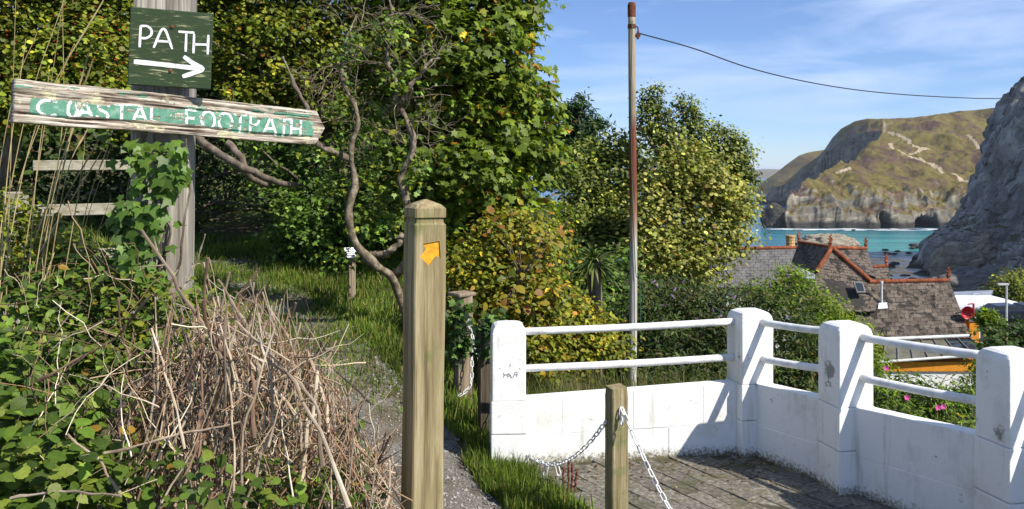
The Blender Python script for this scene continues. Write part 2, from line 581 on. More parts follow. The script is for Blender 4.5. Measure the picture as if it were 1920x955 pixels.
def make_wall():
    global M_WHITE
    M_WHITE = white_mat()
    mpipe = noise_mat('white_pipe_paint', [(0.35, (0.62, 0.62, 0.60)), (0.55, (0.80, 0.80, 0.79))], 14, bump=0.1, bdist=0.002, rough=0.4, over=((0.30, 0.21, 0.13), 18, 0.70, 0.74))
    t = thing('garden_wall', 'low white painted block wall with round topped posts and twin pipe rails', 'wall', (P2[0], P2[1], 0))
    rot = math.radians(12)
    sz = 0.215
    def post(P, h, s, wall_h, ra):
        ex = rotz(ra)
        root = None
        mb = MB()
        zs = -0.06
        hs = [wall_h * 0.5, wall_h, h - 0.035]
        # plinth part: two courses a little wider than the shaft above
        V, Fc = bevel_box(s + 0.012, s + 0.012, wall_h * 0.5 + 0.06 - 0.003, 0.008, 2)
        mb.add((V + [0, 0, (-0.06 + wall_h * 0.5) / 2]) @ ex.T + [P[0], P[1], 0], Fc)
        V, Fc = bevel_box(s + 0.012, s + 0.012, wall_h * 0.5 - 0.003, 0.008, 2)
        mb.add((V + [0, 0, wall_h * 0.75]) @ ex.T + [P[0] + .001, P[1], 0], Fc)
        o = mb.mk('post', M_WHITE, t)
        # shaft with a soft domed top, as one lathe-like loft of rounded squares
        prof = [(0.0, 1.0), (0.35, 1.0), (0.78, 1.0), (0.87, 0.985), (0.925, 0.94), (0.962, 0.84), (0.985, 0.66), (0.997, 0.40), (1.0, 0.0)]
        nseg = 48
        V = []
        for (f, q) in prof:
            z = wall_h + 0.002 + f * (h - wall_h)
            for k in range(nseg):
                a = 2 * math.pi * (k + 0.5) / nseg
                e = 0.075 if q > .95 else 0.10 + 0.5 * (1 - q)
                cx, cy = math.cos(a), math.sin(a)
                x = np.sign(cx) * abs(cx) ** e * s / 2 * q
                y = np.sign(cy) * abs(cy) ** e * s / 2 * q
                V.append((x, y, z))
        V = np.array(V)
        V[:, :2] += 0.0035 * fbm(V * 9 + P[0] * 7, 3, 4)[:, None] * np.array([1, 1])
        Fc = []
        for i in range(len(prof) - 1):
            for k in range(nseg):
                k2 = (k + 1) % nseg
                Fc.append((i * nseg + k, i * nseg + k2, (i + 1) * nseg + k2, (i + 1) * nseg + k))
        Fc.append(tuple(range(nseg - 1, -1, -1)))
        mk('post_shaft', V @ ex.T + [P[0], P[1], 0], Fc, M_WHITE, o, smooth=False)
    def seg(A, B, za, zb, th, off):
        A = np.array(A); B = np.array(B)
        d = B - A; L = np.linalg.norm(d); d = d / L
        nrm = np.array([d[1], -d[0]])
        ang = math.atan2(d[1], d[0])
        def q(u, v, w):                              # along, height fraction, across
            p = A + d * u + nrm * w
            zt = za + (zb - za) * u / L
            return (p[0], p[1], -0.06 + (zt + 0.06) * v)
        core = MB()
        h = th / 2 - 0.0025
        core.add([q(0, 0, h), q(L, 0, h), q(L, 0, -h), q(0, 0, -h), q(0, .985, h), q(L, .985, h), q(L, .985, -h), q(0, .985, -h)], BOXF)
        w = core.mk('wall_panel', M_WHITE, t)
        nb = max(1, round(L / 0.44))
        bl = L / nb
        for row in range(2):
            v0, v1 = (0, 0.50) if row == 0 else (0.5, 1.0)
            edges = [0] + [(k + (0.5 if row else 0.0)) * bl for k in range(0 if row else 1, nb)] + [L]
            for k in range(len(edges) - 1):
                g = 0.0007
                u0, u1 = edges[k] + g, edges[k + 1] - g
                if u1 - u0 < 0.03: continue
                hh = th / 2 + 0.0012 * rng.standard_normal()
                e = 0.0022
                va, vb = v0 + 0.0015, v1 - 0.0015
                ev = 0.005
                ring = lambda w_, du, dv: [q(u0 + du, va + dv, w_), q(u1 - du, va + dv, w_), q(u1 - du, vb - dv, w_), q(u0 + du, vb - dv, w_)]
                V = ring(-hh, e, ev) + ring(-hh + e, 0, 0) + ring(hh - e, 0, 0) + ring(hh, e, ev)
                Fc = [(0, 3, 2, 1), (12, 13, 14, 15)]
                for r_ in range(3):
                    for c in range(4):
                        a, b2 = r_ * 4 + c, r_ * 4 + (c + 1) % 4
                        Fc.append((a, b2, b2 + 4, a + 4))
                mk('block', V, [f[::-1] for f in Fc], M_WHITE, w)
    post(P1, 0.90, 0.215, 0.42, math.radians(4))
    post(P2, 0.945, 0.225, 0.47, rot)
    post(P3, 0.975, 0.222, 0.50, rot)
    post(P4, 0.985, 0.225, 0.53, rot)
    post(P5, 0.985, 0.225, 0.53, rot)
    def inset(A, B, d=0.105):
        v = (B - A) / np.linalg.norm(B - A)
        return A + v * d, B - v * d
    for A, B, za, zb in ((P1, P2, 0.415, 0.47), (P2, P3, 0.475, 0.50), (P3, P4, 0.50, 0.53), (P4, P5, 0.53, 0.53)):
        a, b = inset(A, B)
        seg(a, b, za, zb, 0.10, 0)
    msc = noise_mat('pencil_mark', [(.4, (.20, .20, .19)), (.6, (.42, .42, .40))], 80, bump=0)
    mb = MB()
    Rz = rotz(math.radians(4))
    kx = 5.35 / F
    for st_ in ([(941, 699), (943, 703), (946, 702), (943, 704), (941, 708)], [(946, 703), (950, 703)], [(950, 700), (949, 706), (953, 705), (951, 701), (955, 704)], [(955, 704), (956, 708), (960, 707), (961, 703)], [(966, 707), (967, 699), (963, 699), (962, 702), (966, 703)], [(955, 682), (953, 688)], [(934, 690), (935, 692)], [(971, 691), (973, 693)]):
        m2 = MB(); ribbon(m2, [((a - 952) * kx, H - (b_ - HZ) * kx) for a, b_ in st_], .0045, -.1105)
        mb.add(np.array(m2.V) @ Rz.T + [P1[0], P1[1], 0], m2.F)
    mb.mk('scribble', msc, t, kind='stuff')
    for A, B, t0, t1, l0, l1 in ((P1, P2, .835, .865, .598, .628), (P2, P3, .872, .90, .632, .672), (P3, P4, .90, .925, .665, .69), (P4, P5, .925, .925, .69, .69)):
        a, b = inset(A, B, 0.098)
        for z0, z1 in ((t0, t1), (l0, l1)):
            mb = MB()
            pts = np.array([(a[0] + (b[0] - a[0]) * k, a[1] + (b[1] - a[1]) * k, z0 + (z1 - z0) * k - 0.006 * math.sin(math.pi * k)) for k in np.linspace(0, 1, 9)])
            mb.tube(pts, 0.0235, 14)
            mb.mk('rail', mpipe, t, smooth=True)

# ------------------------------------------------------------------ posts and chains
def wood_mat(name, dark, mid, light, vary=None, kind='obj', st=(22, 22, 1.4), over=None, bump=0.7):
    m = noise_mat(name, [(0.28, dark), (0.5, mid), (0.72, light)], 1.6, 9, 0.85, 0.15, bump, 0.006, kind=kind, st=st, nrough=0.68, vary=vary, dist=0.3, over=over)
    return streaks(m, tuple(q * (2.2 if q > 5 else .55) for q in st), kind)

def make_waymark():
    D = 2.6
    mw = wood_mat('weathered_post_wood', (0.13, 0.10, 0.05), (0.29, 0.235, 0.125), (0.45, 0.39, 0.25), over=((0.17, 0.17, 0.07), 9, 0.56, 0.72))
    base = U(785, 1290, D); base[2] = float(terr(base[0], base[1])) - 0.05
    t = thing('waymark_post', 'square wooden waymark post with a yellow arrow standing beside the gravel path', 'post', base)
    a = math.radians(27)
    R = rotz(a)
    lean = np.array([[math.cos(.011), 0, math.sin(.011)], [0, 1, 0], [-math.sin(.011), 0, math.cos(.011)]])
    top = H - (390 - HZ) / F * D
    hgt = top - base[2]
    s = 0.1
    # shaft: a slightly uneven square prism
    zs = np.concatenate([np.linspace(0, hgt - 0.050, 40)])
    def ring(z, hw, ch=0.004):
        return [(-hw + ch, -hw, z), (hw - ch, -hw, z), (hw, -hw + ch, z), (hw, hw - ch, z), (hw - ch, hw, z), (-hw + ch, hw, z), (-hw, hw - ch, z), (-hw, -hw + ch, z)]
    rings = [ring(z, s / 2 + 0.0008 * math.sin(z * 9)) for z in zs]
    rings += [ring(hgt - 0.042, s / 2 - 0.006, .003), ring(hgt - 0.030, s / 2 - 0.006, .003), ring(hgt - 0.027, s / 2, .004), ring(hgt, s / 2, .004), ring(hgt + 0.012, s / 2 - 0.012, .006), ring(hgt + 0.026, 0.006, .003)]
    V = np.array([p for r in rings for p in r])
    Fc = []
    for i in range(len(rings) - 1):
        for k in range(8):
            k2 = (k + 1) % 8
            Fc.append((i * 8 + k, i * 8 + k2, (i + 1) * 8 + k2, (i + 1) * 8 + k))
    Fc.append(tuple(range(7, -1, -1))); Fc.append(tuple(range((len(rings) - 1) * 8, len(rings) * 8)))
    me = new_mesh('shaft', V, Fc, mw)
    # arrow outline on the front face (local x, z), pointing up to the right
    zc = hgt - (472 - 390) / F * D
    A2 = np.array([(-0.024, 0.029), (0.031, 0.037), (0.035, -0.016), (0.021, -0.010), (-0.003, -0.039), (-0.034, -0.010), (-0.014, 0.012)])
    A2 = A2 * 0.96 + [-0.002, 0]
    def prism(y0, y1):
        n = len(A2)
        V = [(x, y0, zc + z) for x, z in A2] + [(x, y1, zc + z) for x, z in A2]
        return V, [tuple(range(n)), tuple(range(2 * n - 1, n - 1, -1))] + [((i + 1) % n, i, n + i, n + (i + 1) % n) for i in range(n)]
    cv, cf = prism(-s / 2 - 0.02, -s / 2 + 0.006)
    body = bpy.data.objects.new('shaft', me)
    scene.collection.objects.link(body)
    cut = bpy.data.objects.new('cut', new_mesh('cut', cv, cf))
    scene.collection.objects.link(cut)
    for ob in (cut,):
        bm = bmesh.new(); bm.from_mesh(ob.data); bmesh.ops.recalc_face_normals(bm, faces=bm.faces); bm.to_mesh(ob.data); bm.free()
    bm = bmesh.new(); bm.from_mesh(me); bmesh.ops.recalc_face_normals(bm, faces=bm.faces); bm.to_mesh(me); bm.free()
    md = body.modifiers.new('b', 'BOOLEAN'); md.operation = 'DIFFERENCE'; md.object = cut; md.solver = 'EXACT'
    bpy.context.view_layer.update()
    ev = body.evaluated_get(bpy.context.evaluated_depsgraph_get())
    me2 = bpy.data.meshes.new_from_object(ev)
    body.modifiers.clear(); body.data = me2
    me2.materials.clear(); me2.materials.append(mw)
    bpy.data.objects.remove(cut)
    t.matrix_world = Matrix.Translation(Vector(base)) @ Matrix(((lean @ R)).tolist()).to_4x4()
    body.parent = t
    my = noise_mat('yellow_arrow_paint', [(0.3, (0.52, 0.24, 0.012)), (0.6, (0.72, 0.36, 0.02))], 60, bump=0.3, rough=0.6)
    V, Fc = prism(-s / 2 + 0.0035, -s / 2 + 0.007)
    bm = bmesh.new()
    a_ = mk('arrow', V, Fc, my, t, local=True)
    bm.from_mesh(a_.data); bmesh.ops.recalc_face_normals(bm, faces=bm.faces); bm.to_mesh(a_.data); bm.free()

def sq_post(name, label, px, ytop, D, s, ang, mat, zb=None, top='flat', lean=0.0):
    p = U(px, ytop, D)
    z0 = float(terr(p[0], p[1])) - 0.06 if zb is None else zb
    hgt = p[2] - z0
    V, Fc = bevel_box(s, s, hgt, 0.005, 2)
    # split lengthwise so the edges can wander
    V[:, 2] += hgt / 2
    n = 16
    rings = []
    for k in range(n + 1):
        z = hgt * k / n
        q = s / 2 * (1 + 0.012 * math.sin(k * 1.7 + px))
        c = 0.006
        if k == n: q -= 0.004
        rings += [(-q + c, -q, z), (q - c, -q, z), (q, -q + c, z), (q, q - c, z), (q - c, q, z), (-q + c, q, z), (-q, q - c, z), (-q, -q + c, z)]
    rings = np.array(rings)
    rings[:, 2] += (rings[:, 2] > hgt * 0.99) * 0.006 * (rings[:, 0] / s + rings[:, 1] / s * .5)
    rings[:, 0] += lean * rings[:, 2]
    Fc = []
    for i in range(n):
        for k in range(8):
            k2 = (k + 1) % 8
            Fc.append((i * 8 + k, i * 8 + k2, (i + 1) * 8 + k2, (i + 1) * 8 + k))
    Fc.append(tuple(range(7, -1, -1))); Fc.append(tuple(range(n * 8, n * 8 + 8)))
    o = mk(name, rings, Fc, mat, None, local=True)
    o.location = (p[0], p[1], z0); o.rotation_euler = (0, 0, ang)
    WLOC[o.name] = np.array([p[0], p[1], z0])
    if label: tag(o, label, 'post')
    return o

def link_mesh(L, W, r, mat):
    pts = []
    for k in range(16):
        a = 2 * math.pi * k / 16
        x = (W / 2 - r) * math.cos(a); y = (W / 2 - r) * math.sin(a)
        y += (L / 2 - W / 2) * (1 if math.sin(a) >= 0 else -1)
        pts.append((x, y, 0))
    P = np.array(pts)
    V, n = [], 6
    for i in range(16):
        tn = P[(i + 1) % 16] - P[i - 1]; tn /= np.linalg.norm(tn)
        u = np.cross(tn, (0, 0, 1))
        for k in range(n):
            b = 2 * math.pi * k / n
            V.append(P[i] + r * (math.cos(b) * u + math.sin(b) * np.array([0, 0, 1.0])))
    Fc = [(i * n + k, i * n + (k + 1) % n, ((i + 1) % 16) * n + (k + 1) % n, ((i + 1) % 16) * n + k) for i in range(16) for k in range(n)]
    return new_mesh('link', V, Fc, mat, smooth=True)

def make_chain(label, pts, me, L, r, group='white chains strung between the posts', seed=1):
    P = np.asarray(pts, float)
    d = np.concatenate([[0], np.cumsum(np.linalg.norm(np.diff(P, axis=0), axis=1))])
    step = L - 2.4 * r
    n = max(2, int(d[-1] / step))
    t = thing('chain', label, 'chain', P[0], group)
    rr = np.random.default_rng(seed)
    for k in range(n):
        s0 = (k + 0.5) * step
        c = np.array([np.interp(s0, d, P[:, i]) for i in range(3)])
        e = np.array([np.interp(s0 + 0.01, d, P[:, i]) - np.interp(s0 - 0.01, d, P[:, i]) for i in range(3)])
        e /= np.linalg.norm(e) + 1e-9
        a = np.cross(e, (0, 0, 1)); a = a / (np.linalg.norm(a) + 1e-9) if np.linalg.norm(a) > .1 else np.array([1.0, 0, 0])
        b = np.cross(a, e)
        th = (math.pi / 2) * (k % 2) + 0.35 + 0.12 * rr.standard_normal()
        x = math.cos(th) * a + math.sin(th) * b
        z = np.cross(x, e)
        inst('link', me, c, np.stack([x, e, z], 1), 1, t)
    return t

def make_posts_chains():
    mwood = wood_mat('fence_post_wood', (0.11, 0.085, 0.04), (0.25, 0.205, 0.11), (0.40, 0.34, 0.21), over=((0.13, 0.16, 0.055), 9, 0.50, 0.70))
    mold = wood_mat('old_post_wood', (0.09, 0.065, 0.045), (0.24, 0.185, 0.13), (0.42, 0.35, 0.26))
    mdark = wood_mat('dark_post_wood', (0.03, 0.024, 0.017), (0.075, 0.06, 0.042), (0.15, 0.125, 0.09))
    sq_post('chain_post', 'short square wooden post carrying the chain in front of the white wall', 1156, 725, 4.4, 0.092, math.radians(20), mwood)
    ivp = sq_post('ivy_clad_post', 'ivy wrapped wooden post where the white chain starts', 868, 552, 6.55, 0.115, math.radians(20), mold, lean=0.01)
    # ragged weathered top of the ivy post
    mb = MB()
    mb.add(*(lambda V, Fc: (V @ rotz(0.35).T + U(866, 551, 6.55), Fc))(*bevel_box(0.17, 0.15, 0.03, 0.012, 2)))
    mb.mk('post_cap', mold, ivp)
    sq_post('dark_post', 'dark weathered wooden post tight against the left end of the white wall', 909, 602, 5.95, 0.085, math.radians(15), mdark)
    ip = sq_post('notice_post', 'slim wooden post with a small white notice in the hedge beside the path', 660, 482, 7.9, 0.062, math.radians(15), mold)
    mplate = noise_mat('notice_plate', [(0.4, (0.62, 0.64, 0.66)), (0.6, (0.78, 0.79, 0.80))], 30, rough=0.5, bump=0.1)
    mb = MB(); c = U(655, 474, 7.84)
    Rn = rotz(math.radians(15)) @ np.array([[1, 0, 0], [0, math.cos(.5), math.sin(.5)], [0, -math.sin(.5), math.cos(.5)]])
    mb.box(c, (0.12, 0.010, 0.10), Rn); mb.mk('notice_plate', mplate, ip)
    ml = base_mat('notice_print', 0.6, 0.3)[0]
    ml.node_tree.nodes['Principled BSDF'].inputs['Base Color'].default_value = (0.12, 0.13, 0.15, 1)
    mb = MB()
    for k in range(4):
        mb.box(c + Rn @ np.array([-0.008 * (k % 2), -0.0085, 0.032 - 0.02 * k]), (0.10 - 0.02 * (k % 2), 0.003, 0.006), Rn)
    mb.mk('notice_print', ml, ip, kind='stuff')
    # chains
    mchain = noise_mat('white_chain_plastic', [(0.35, (0.60, 0.60, 0.60)), (0.6, (0.80, 0.80, 0.80))], 40, rough=0.45, bump=0.1, vary=(0.85, 1.1))
    lk = link_mesh(0.052, 0.028, 0.0038, mchain)
    A = U(875, 590, 6.44); B = U(1139, 786, 4.4)
    T = np.linspace(0, 1, 90)
    pts = [(A[0] + (B[0] - A[0]) * s, A[1] + (B[1] - A[1]) * s, 0) for s in T]
    z = A[2] - 2.60 * T + (B[2] - A[2] + 2.60) * T * T
    pts = np.array(pts); pts[:, 2] = np.maximum(z, 0.075)
    make_chain('long white chain sagging from the ivy clad post down to the short post', pts, lk, 0.052, 0.0038, seed=3)
    a = U(1165, 764, 4.35); b = U(1380, 1120, 3.55)
    pts = np.array([a + (b - a) * s for s in T]); pts[:, 2] -= 0.10 * np.sin(math.pi * T)
    make_chain('white chain running from the short post down towards the lower right foreground', pts, lk, 0.052, 0.0038, seed=4)
    a = U(1166, 765, 4.34)
    make_chain('short white chain end dangling from the hole in the short post', np.array([a, a + [-.004, -.012, -.05], a + [0, -.014, -.11]]), lk, 0.052, 0.0038, seed=9)
    pts = spline([U(884, 655, 6.45), U(885, 690, 6.42), U(882, 722, 6.40), U(868, 738, 6.38), U(850, 747, 6.36)], 40)
    make_chain('loose white chain hanging down the front of the ivy clad post', pts, lk, 0.052, 0.0038, seed=5)
    pts = spline([U(897, 752, 6.1), U(908, 768, 6.08), U(912, 795, 6.06)], 20)
    make_chain('short white chain end lying in the ivy at the dark post foot', pts, lk, 0.052, 0.0038, seed=6)
    for lb, px, sd in (('left of two long spare links hanging at the lowest point of the sagging chain', 1023, 7), ('right of two long spare links hanging at the lowest point of the sagging chain', 1046, 8)):
        D = 5.1
        hk = thing('spare_link', lb, 'chain link', U(px, 878, D), 'spare links on the chain')
        lk2 = link_mesh(0.075, 0.03, 0.0042, mchain)
        e = np.array([0.25 if sd == 8 else -0.2, 0.1, -1.0]); e /= np.linalg.norm(e)
        x = np.cross(e, (0, 1, 0)); x /= np.linalg.norm(x)
        inst('link', lk2, U(px, 882, D), np.stack([x, e, np.cross(x, e)], 1), 1, hk)
# ------------------------------------------------------------------ signs
def arc(cx, cz, rx, rz, a0, a1, n=14):
    return [(cx + rx * math.cos(math.radians(a)), cz + rz * math.sin(math.radians(a))) for a in np.linspace(a0, a1, n)]

GLYPH = {
    'P': [[(0, 0), (0.02, 1)], [(0, 0.98), (0.45, 1.0), (0.74, 0.82), (0.70, 0.60), (0.40, 0.45), (0.02, 0.44)]],
    'A': [[(0, 0), (0.40, 1), (0.82, 0)], [(0.16, 0.36), (0.68, 0.36)]],
    'T': [[(0.42, 0), (0.42, 1)], [(0, 0.99), (0.84, 1)]],
    'H': [[(0, 0), (0, 1)], [(0.78, 0), (0.78, 1)], [(0, 0.46), (0.78, 0.50)]],
    'C': [arc(0.5, 0.5, 0.5, 0.5, 55, 305)],
    'O': [arc(0.42, 0.5, 0.42, 0.5, 0, 360, 20)],
    'S': [[(0.75, 0.86), (0.55, 1), (0.25, 0.98), (0.05, 0.80), (0.15, 0.60), (0.60, 0.42), (0.75, 0.22), (0.55, 0.02), (0.25, 0), (0, 0.14)]],
    'L': [[(0, 1), (0, 0), (0.7, 0)]],
    'F': [[(0, 0), (0, 1), (0.7, 1)], [(0, 0.52), (0.55, 0.52)]],
}

def ribbon(mb, pts, w, y, thick=0.0012):
    """a flat brush stroke in the x-z plane at depth y"""
    P = np.array(pts, float)
    if len(P) > 2: P = spline(P, len(P) * 5)
    else: P = np.linspace(P[0], P[1], 8)
    T = np.gradient(P, axis=0); T /= np.linalg.norm(T, axis=1)[:, None] + 1e-9
    N = np.stack([-T[:, 1], T[:, 0]], 1)
    ww = w / 2 * (1 + 0.14 * fbm(stack(P[:, 0] * 60, P[:, 1] * 60, 0 * P[:, 0]), 2, 5))
    ww[0] *= 0.8; ww[-1] *= 0.75
    L = P + N * ww[:, None]; R = P - N * ww[:, None]
    m = len(P)
    V = [(a[0], y, a[1]) for a in L] + [(a[0], y, a[1]) for a in R]
    mb.add(V, [(i, m + i, m + i + 1, i + 1) for i in range(m - 1)])

def make_signs():
    # the big weathered post
    D = 3.22
    mpost = wood_mat('silver_post_wood', (0.10, 0.085, 0.07), (0.30, 0.27, 0.225), (0.58, 0.54, 0.46), st=(20, 20, 0.8), bump=1.0)
    bx, bz = U(296, 0, D)[0], 0.0
    base = np.array([bx, D, float(terr(bx, D)) - 0.1])
    s, htop = 0.205, 3.05
    n = 60
    V = []
    nk = 40
    for k in range(n + 1):
        z = htop * k / n
        for j in range(nk):
            a = 2 * math.pi * (j + .5) / nk
            e = 0.16
            cx, cy = math.cos(a), math.sin(a)
            x = np.sign(cx) * abs(cx) ** e * s / 2; y = np.sign(cy) * abs(cy) ** e * s / 2
            V.append((x, y, z))
    V = np.array(V)
    g = fbm(stack(V[:, 0] * 90, V[:, 1] * 90, V[:, 2] * 1.2), 4, 31)
    rad = V[:, :2] / np.linalg.norm(V[:, :2], axis=1)[:, None]
    V[:, :2] += rad * (-0.010 * np.maximum(g, 0) ** 0.8 + 0.003 * g)[:, None]
    V[:, 0] += 0.012 * V[:, 2]
    Fc = grid_like(n + 1, nk)
    post = mk('sign_post', V, Fc, mpost, None, local=True)
    post.location = tuple(base); post.rotation_euler = (0, 0, math.radians(13))
    tag(post, 'tall silvery square timber post wound with ivy carrying the two footpath signs', 'post')

    # square PATH board
    c = U(321, 92, 3.03)
    w, h = 0.274, 0.272
    me_t = thing('path_sign', 'square green board reading PATH with a white arrow, nailed to the tall post', 'sign', c)
    me_t.rotation_euler = (math.radians(2), math.radians(2.2), math.radians(16))
    m, nn, l, b = base_mat('green_board_paint', 0.55, 0.3)
    v = coords(nn, l, 'obj', (5, 5, 40))
    f = noise(nn, l, v, 2.6, 9, 0.75)
    r = ramp(nn, [(0.53, (0.030, 0.052, 0.020)), (0.575, (0.055, 0.080, 0.032)), (0.64, (0.36, 0.35, 0.20))])
    l.new(f, r.inputs['Fac'])
    l.new(r.outputs['Color'], b.inputs['Base Color'])
    add_bump(nn, l, b, f, 0.3, 0.004)
    V, Fc = bevel_box(w, 0.022, h, 0.003, 1)
    V[:, 0] += 0.006 * (V[:, 2] < 0) * np.sign(V[:, 0]) * -0.0
    mk('board', V, Fc, m, me_t, local=True)
    mwhite = noise_mat('white_sign_paint', [(0.35, (0.62, 0.62, 0.62)), (0.6, (0.82, 0.82, 0.82))], 70, bump=0.2, rough=0.5)
    k = w / 145.0                                     # metres per photo pixel across this board
    def bpt(px, py): return ((px - 321) * k, (92 - py) * k)
    yf = -0.0125
    for ch, x0, x1, yb, yt in (('P', 267, 288, 94, 54), ('A', 291, 323, 93, 56), ('T', 333, 360, 96, 59), ('H', 361, 387, 98, 61)):
        mb = MB()
        x0b, zb = bpt(x0, yb); x1b, zt = bpt(x1, yt)
        for st in GLYPH[ch]:
            ribbon(mb, [(x0b + (x1b - x0b) * u / 0.8, zb + (zt - zb) * q) for u, q in st], 0.0083, yf)
        mb.mk('letter', mwhite, me_t, local=True)
    mb = MB()
    ribbon(mb, [bpt(258, 121), bpt(300, 122.5), bpt(374, 126)], 0.0165, yf)
    ribbon(mb, [bpt(344, 105), bpt(360, 116), bpt(378, 126), bpt(362, 135), bpt(343, 143)], 0.0150, yf - 0.0006)
    mb.mk('arrow', mwhite, me_t, local=True)
    mrust = noise_mat('rust', [(0.3, (0.09, 0.03, 0.015)), (0.7, (0.24, 0.09, 0.04))], 60, rough=0.9)
    for px, py in ((322, 51), (322, 133)):
        mb = MB()
        x, z = bpt(px, py)
        mb.tube([(x, -0.011, z), (x, -0.0155, z), (x, -0.0170, z)], [0.0065, 0.0062, 0.003], 10)
        mb.mk('nail', mrust, me_t, local=True)

    # long finger board
    A = U(24, 188.5, 2.70); B = U(603, 241, 3.48)
    e = B - A; L = float(np.linalg.norm(e)); ex = e / L
    ez = np.array([0, 0, 1.0]) - ex * ex[2]; ez /= np.linalg.norm(ez)
    ey = np.cross(ez, ex)
    Rm = np.stack([ex, ey, ez], 1)
    fs = thing('finger_sign', 'long weathered pointed board with flaking green paint reading COASTAL FOOTPATH', 'sign', A)
    fs.matrix_world = Matrix.Translation(Vector(A)) @ Matrix(Rm.tolist()).to_4x4()
    hh, th = 0.0695, 0.046
    nx, nv = 460, 60
    xs = np.linspace(0, L, nx); vv = np.linspace(-1, 1, nv)
    X, Vv = np.meshgrid(xs, vv, indexing='ij')
    tipl = 0.040
    edge_t = hh * (1 + 0.05 * fbm(stack(xs * 9, 0 * xs, 0 * xs), 4, 41) - 0.02)
    edge_b = hh * (1 + 0.06 * fbm(stack(xs * 7, 0 * xs + 3, 0 * xs), 4, 42))
    Z = np.where(Vv > 0, Vv * edge_t[:, None], Vv * edge_b[:, None])
    lim = np.clip((L - X) / tipl, 0, 1)                      # pointed end
    Z = np.where(X > L - tipl, np.sign(Z) * np.minimum(np.abs(Z), hh * (0.02 + 0.98 * lim)), Z)
    g = fbm(stack(X * 5, Z * 170, 0 * X), 4, 44)
    g2 = fbm(stack(X * 16, Z * 60, 0 * X + 5), 3, 46)
    # how far the old surface has rotted away: top and bottom bands, less in the middle
    vt = (1 - Vv) / 2                                        # 0 top .. 1 bottom
    s_ = X / L
    top_e = np.interp(s_, [0, .12, .3, .45, .7, .9, 1], [.46, .43, .36, .33, .30, .29, .36]) + 0.10 * fbm(stack(X * 12, 0 * X, 0 * X), 5, 47)
    bot_e = np.interp(s_, [0, .10, .2, .3, .45, .6, .8, 1], [.80, .80, .70, .73, .74, .78, .81, .80]) + 0.10 * fbm(stack(X * 12, 0 * X + 9, 0 * X), 5, 48)
    rot_ = np.maximum(sstep(0.0, 0.10, top_e - vt), sstep(0.0, 0.10, vt - bot_e))
    dep = rot_ * (0.002 + 0.010 * np.maximum(g, -0.1) + 0.003 * g2)
    for vc, x0, x1, wd, dp in ((0.335, 0.0, 0.60, 0.020, 0.012), (0.80, 0.0, 0.95, 0.028, 0.014), (0.20, .25, .8, .010, .007), (0.90, .1, .55, .014, .008)):
        line = vc + 0.035 * fbm(stack(X * 6, 0 * X + vc * 50, 0 * X), 3, 49)
        dep = dep + dp * np.exp(-((vt - line) / wd) ** 2) * sstep(x0 - .02, x0 + .05, s_) * sstep(x1 + .05, x1 - .05, s_) * (0.4 + 0.6 * sstep(-0.3, 0.4, g2))
    Yf = -th / 2 + dep
    front = stack(X, Yf, Z).reshape(-1, 3)
    back = stack(X, 0 * X + th / 2, Z).reshape(-1, 3)
    Fq = grid_faces(nx, nv)
    i = np.arange(nx * nv).reshape(nx, nv)
    o_ = nx * nv
    def side(a): return np.stack([a[:-1], a[1:], a[1:] + o_, a[:-1] + o_], -1)
    Fall = np.vstack([Fq, Fq[:, ::-1] + o_, side(i[:, 0])[:, ::-1], side(i[:, -1]), side(i[0, :]), side(i[-1, :])[:, ::-1]])
    m, nn, l, b = base_mat('rotten_board_wood', 0.9, 0.12)
    f = noise(nn, l, coords(nn, l, 'obj', (4, 30, 80)), 1.2, 9, 0.72)
    r = ramp(nn, [(0.37, (0.05, 0.032, 0.024)), (0.46, (0.24, 0.19, 0.145)), (0.56, (0.52, 0.47, 0.39)), (0.68, (0.70, 0.66, 0.57))])
    l.new(f, r.inputs['Fac'])
    v2 = coords(nn, l, 'obj')
    li = noise(nn, l, v2, 14, 7, 0.7, 0.5)
    r2 = ramp(nn, [(0.57, (0, 0, 0)), (0.64, (1, 1, 1))]); l.new(li, r2.inputs['Fac'])
    cc = mixc(nn, l, r2.outputs['Color'], r.outputs['Color'], (0.55, 0.52, 0.33))
    l.new(cc, b.inputs['Base Color'])
    add_bump(nn, l, b, f, 0.8, 0.006)
    mk('board', np.vstack([front, back]), Fall, m, fs, local=True)
    # flaking green paint: the cells of the old face that still carry paint
    cx = lambda a: (a[:-1, :-1] + a[1:, 1:]) / 2
    Xc, vc_, Zc = cx(X), cx(vt), cx(Z)
    flake = fbm(stack(Xc * 36, Zc * 70, 0 * Xc), 5, 51, .65)
    paint = (vc_ > cx(top_e) + 0.02) & (vc_ < cx(bot_e) - 0.01) & (flake < 0.30) & (Xc > 0.045) & (Xc < L - 0.055 - 0.02 * flake)
    bits = (fbm(stack(Xc * 18, Zc * 70, 0 * Xc + 4), 4, 53) > 0.40) & (vc_ < 0.30) & (vc_ > 0.06) & (Xc < L - .05)
    bits2 = (fbm(stack(Xc * 9, Zc * 70, 0 * Xc + 4), 4, 55) > 0.02) & (np.abs(vc_ - 0.22) < 0.07) & (Xc > L * 0.80) & (Xc < L * .94)
    mgreen = noise_mat('flaking_green_paint', [(0.3, (0.065, 0.20, 0.13)), (0.55, (0.11, 0.28, 0.19)), (0.70, (0.26, 0.40, 0.31))], 34, kind='obj', rough=0.6, bump=0.4)
    def cells(name, mask, off, mat, y=None):
        ii, jj = np.nonzero(mask)
        q = stack(X, Yf - off, Z) if y is None else stack(X, 0 * X + y, Z)
        Vq = np.stack([q[ii, jj], q[ii + 1, jj], q[ii + 1, jj + 1], q[ii, jj + 1]], 1).reshape(-1, 3)
        Fq_ = np.arange(len(ii) * 4).reshape(-1, 4)
        return mk(name, Vq, Fq_, mat, fs, local=True)
    cells('green_paint', paint | bits | bits2, 0.0009, mgreen)
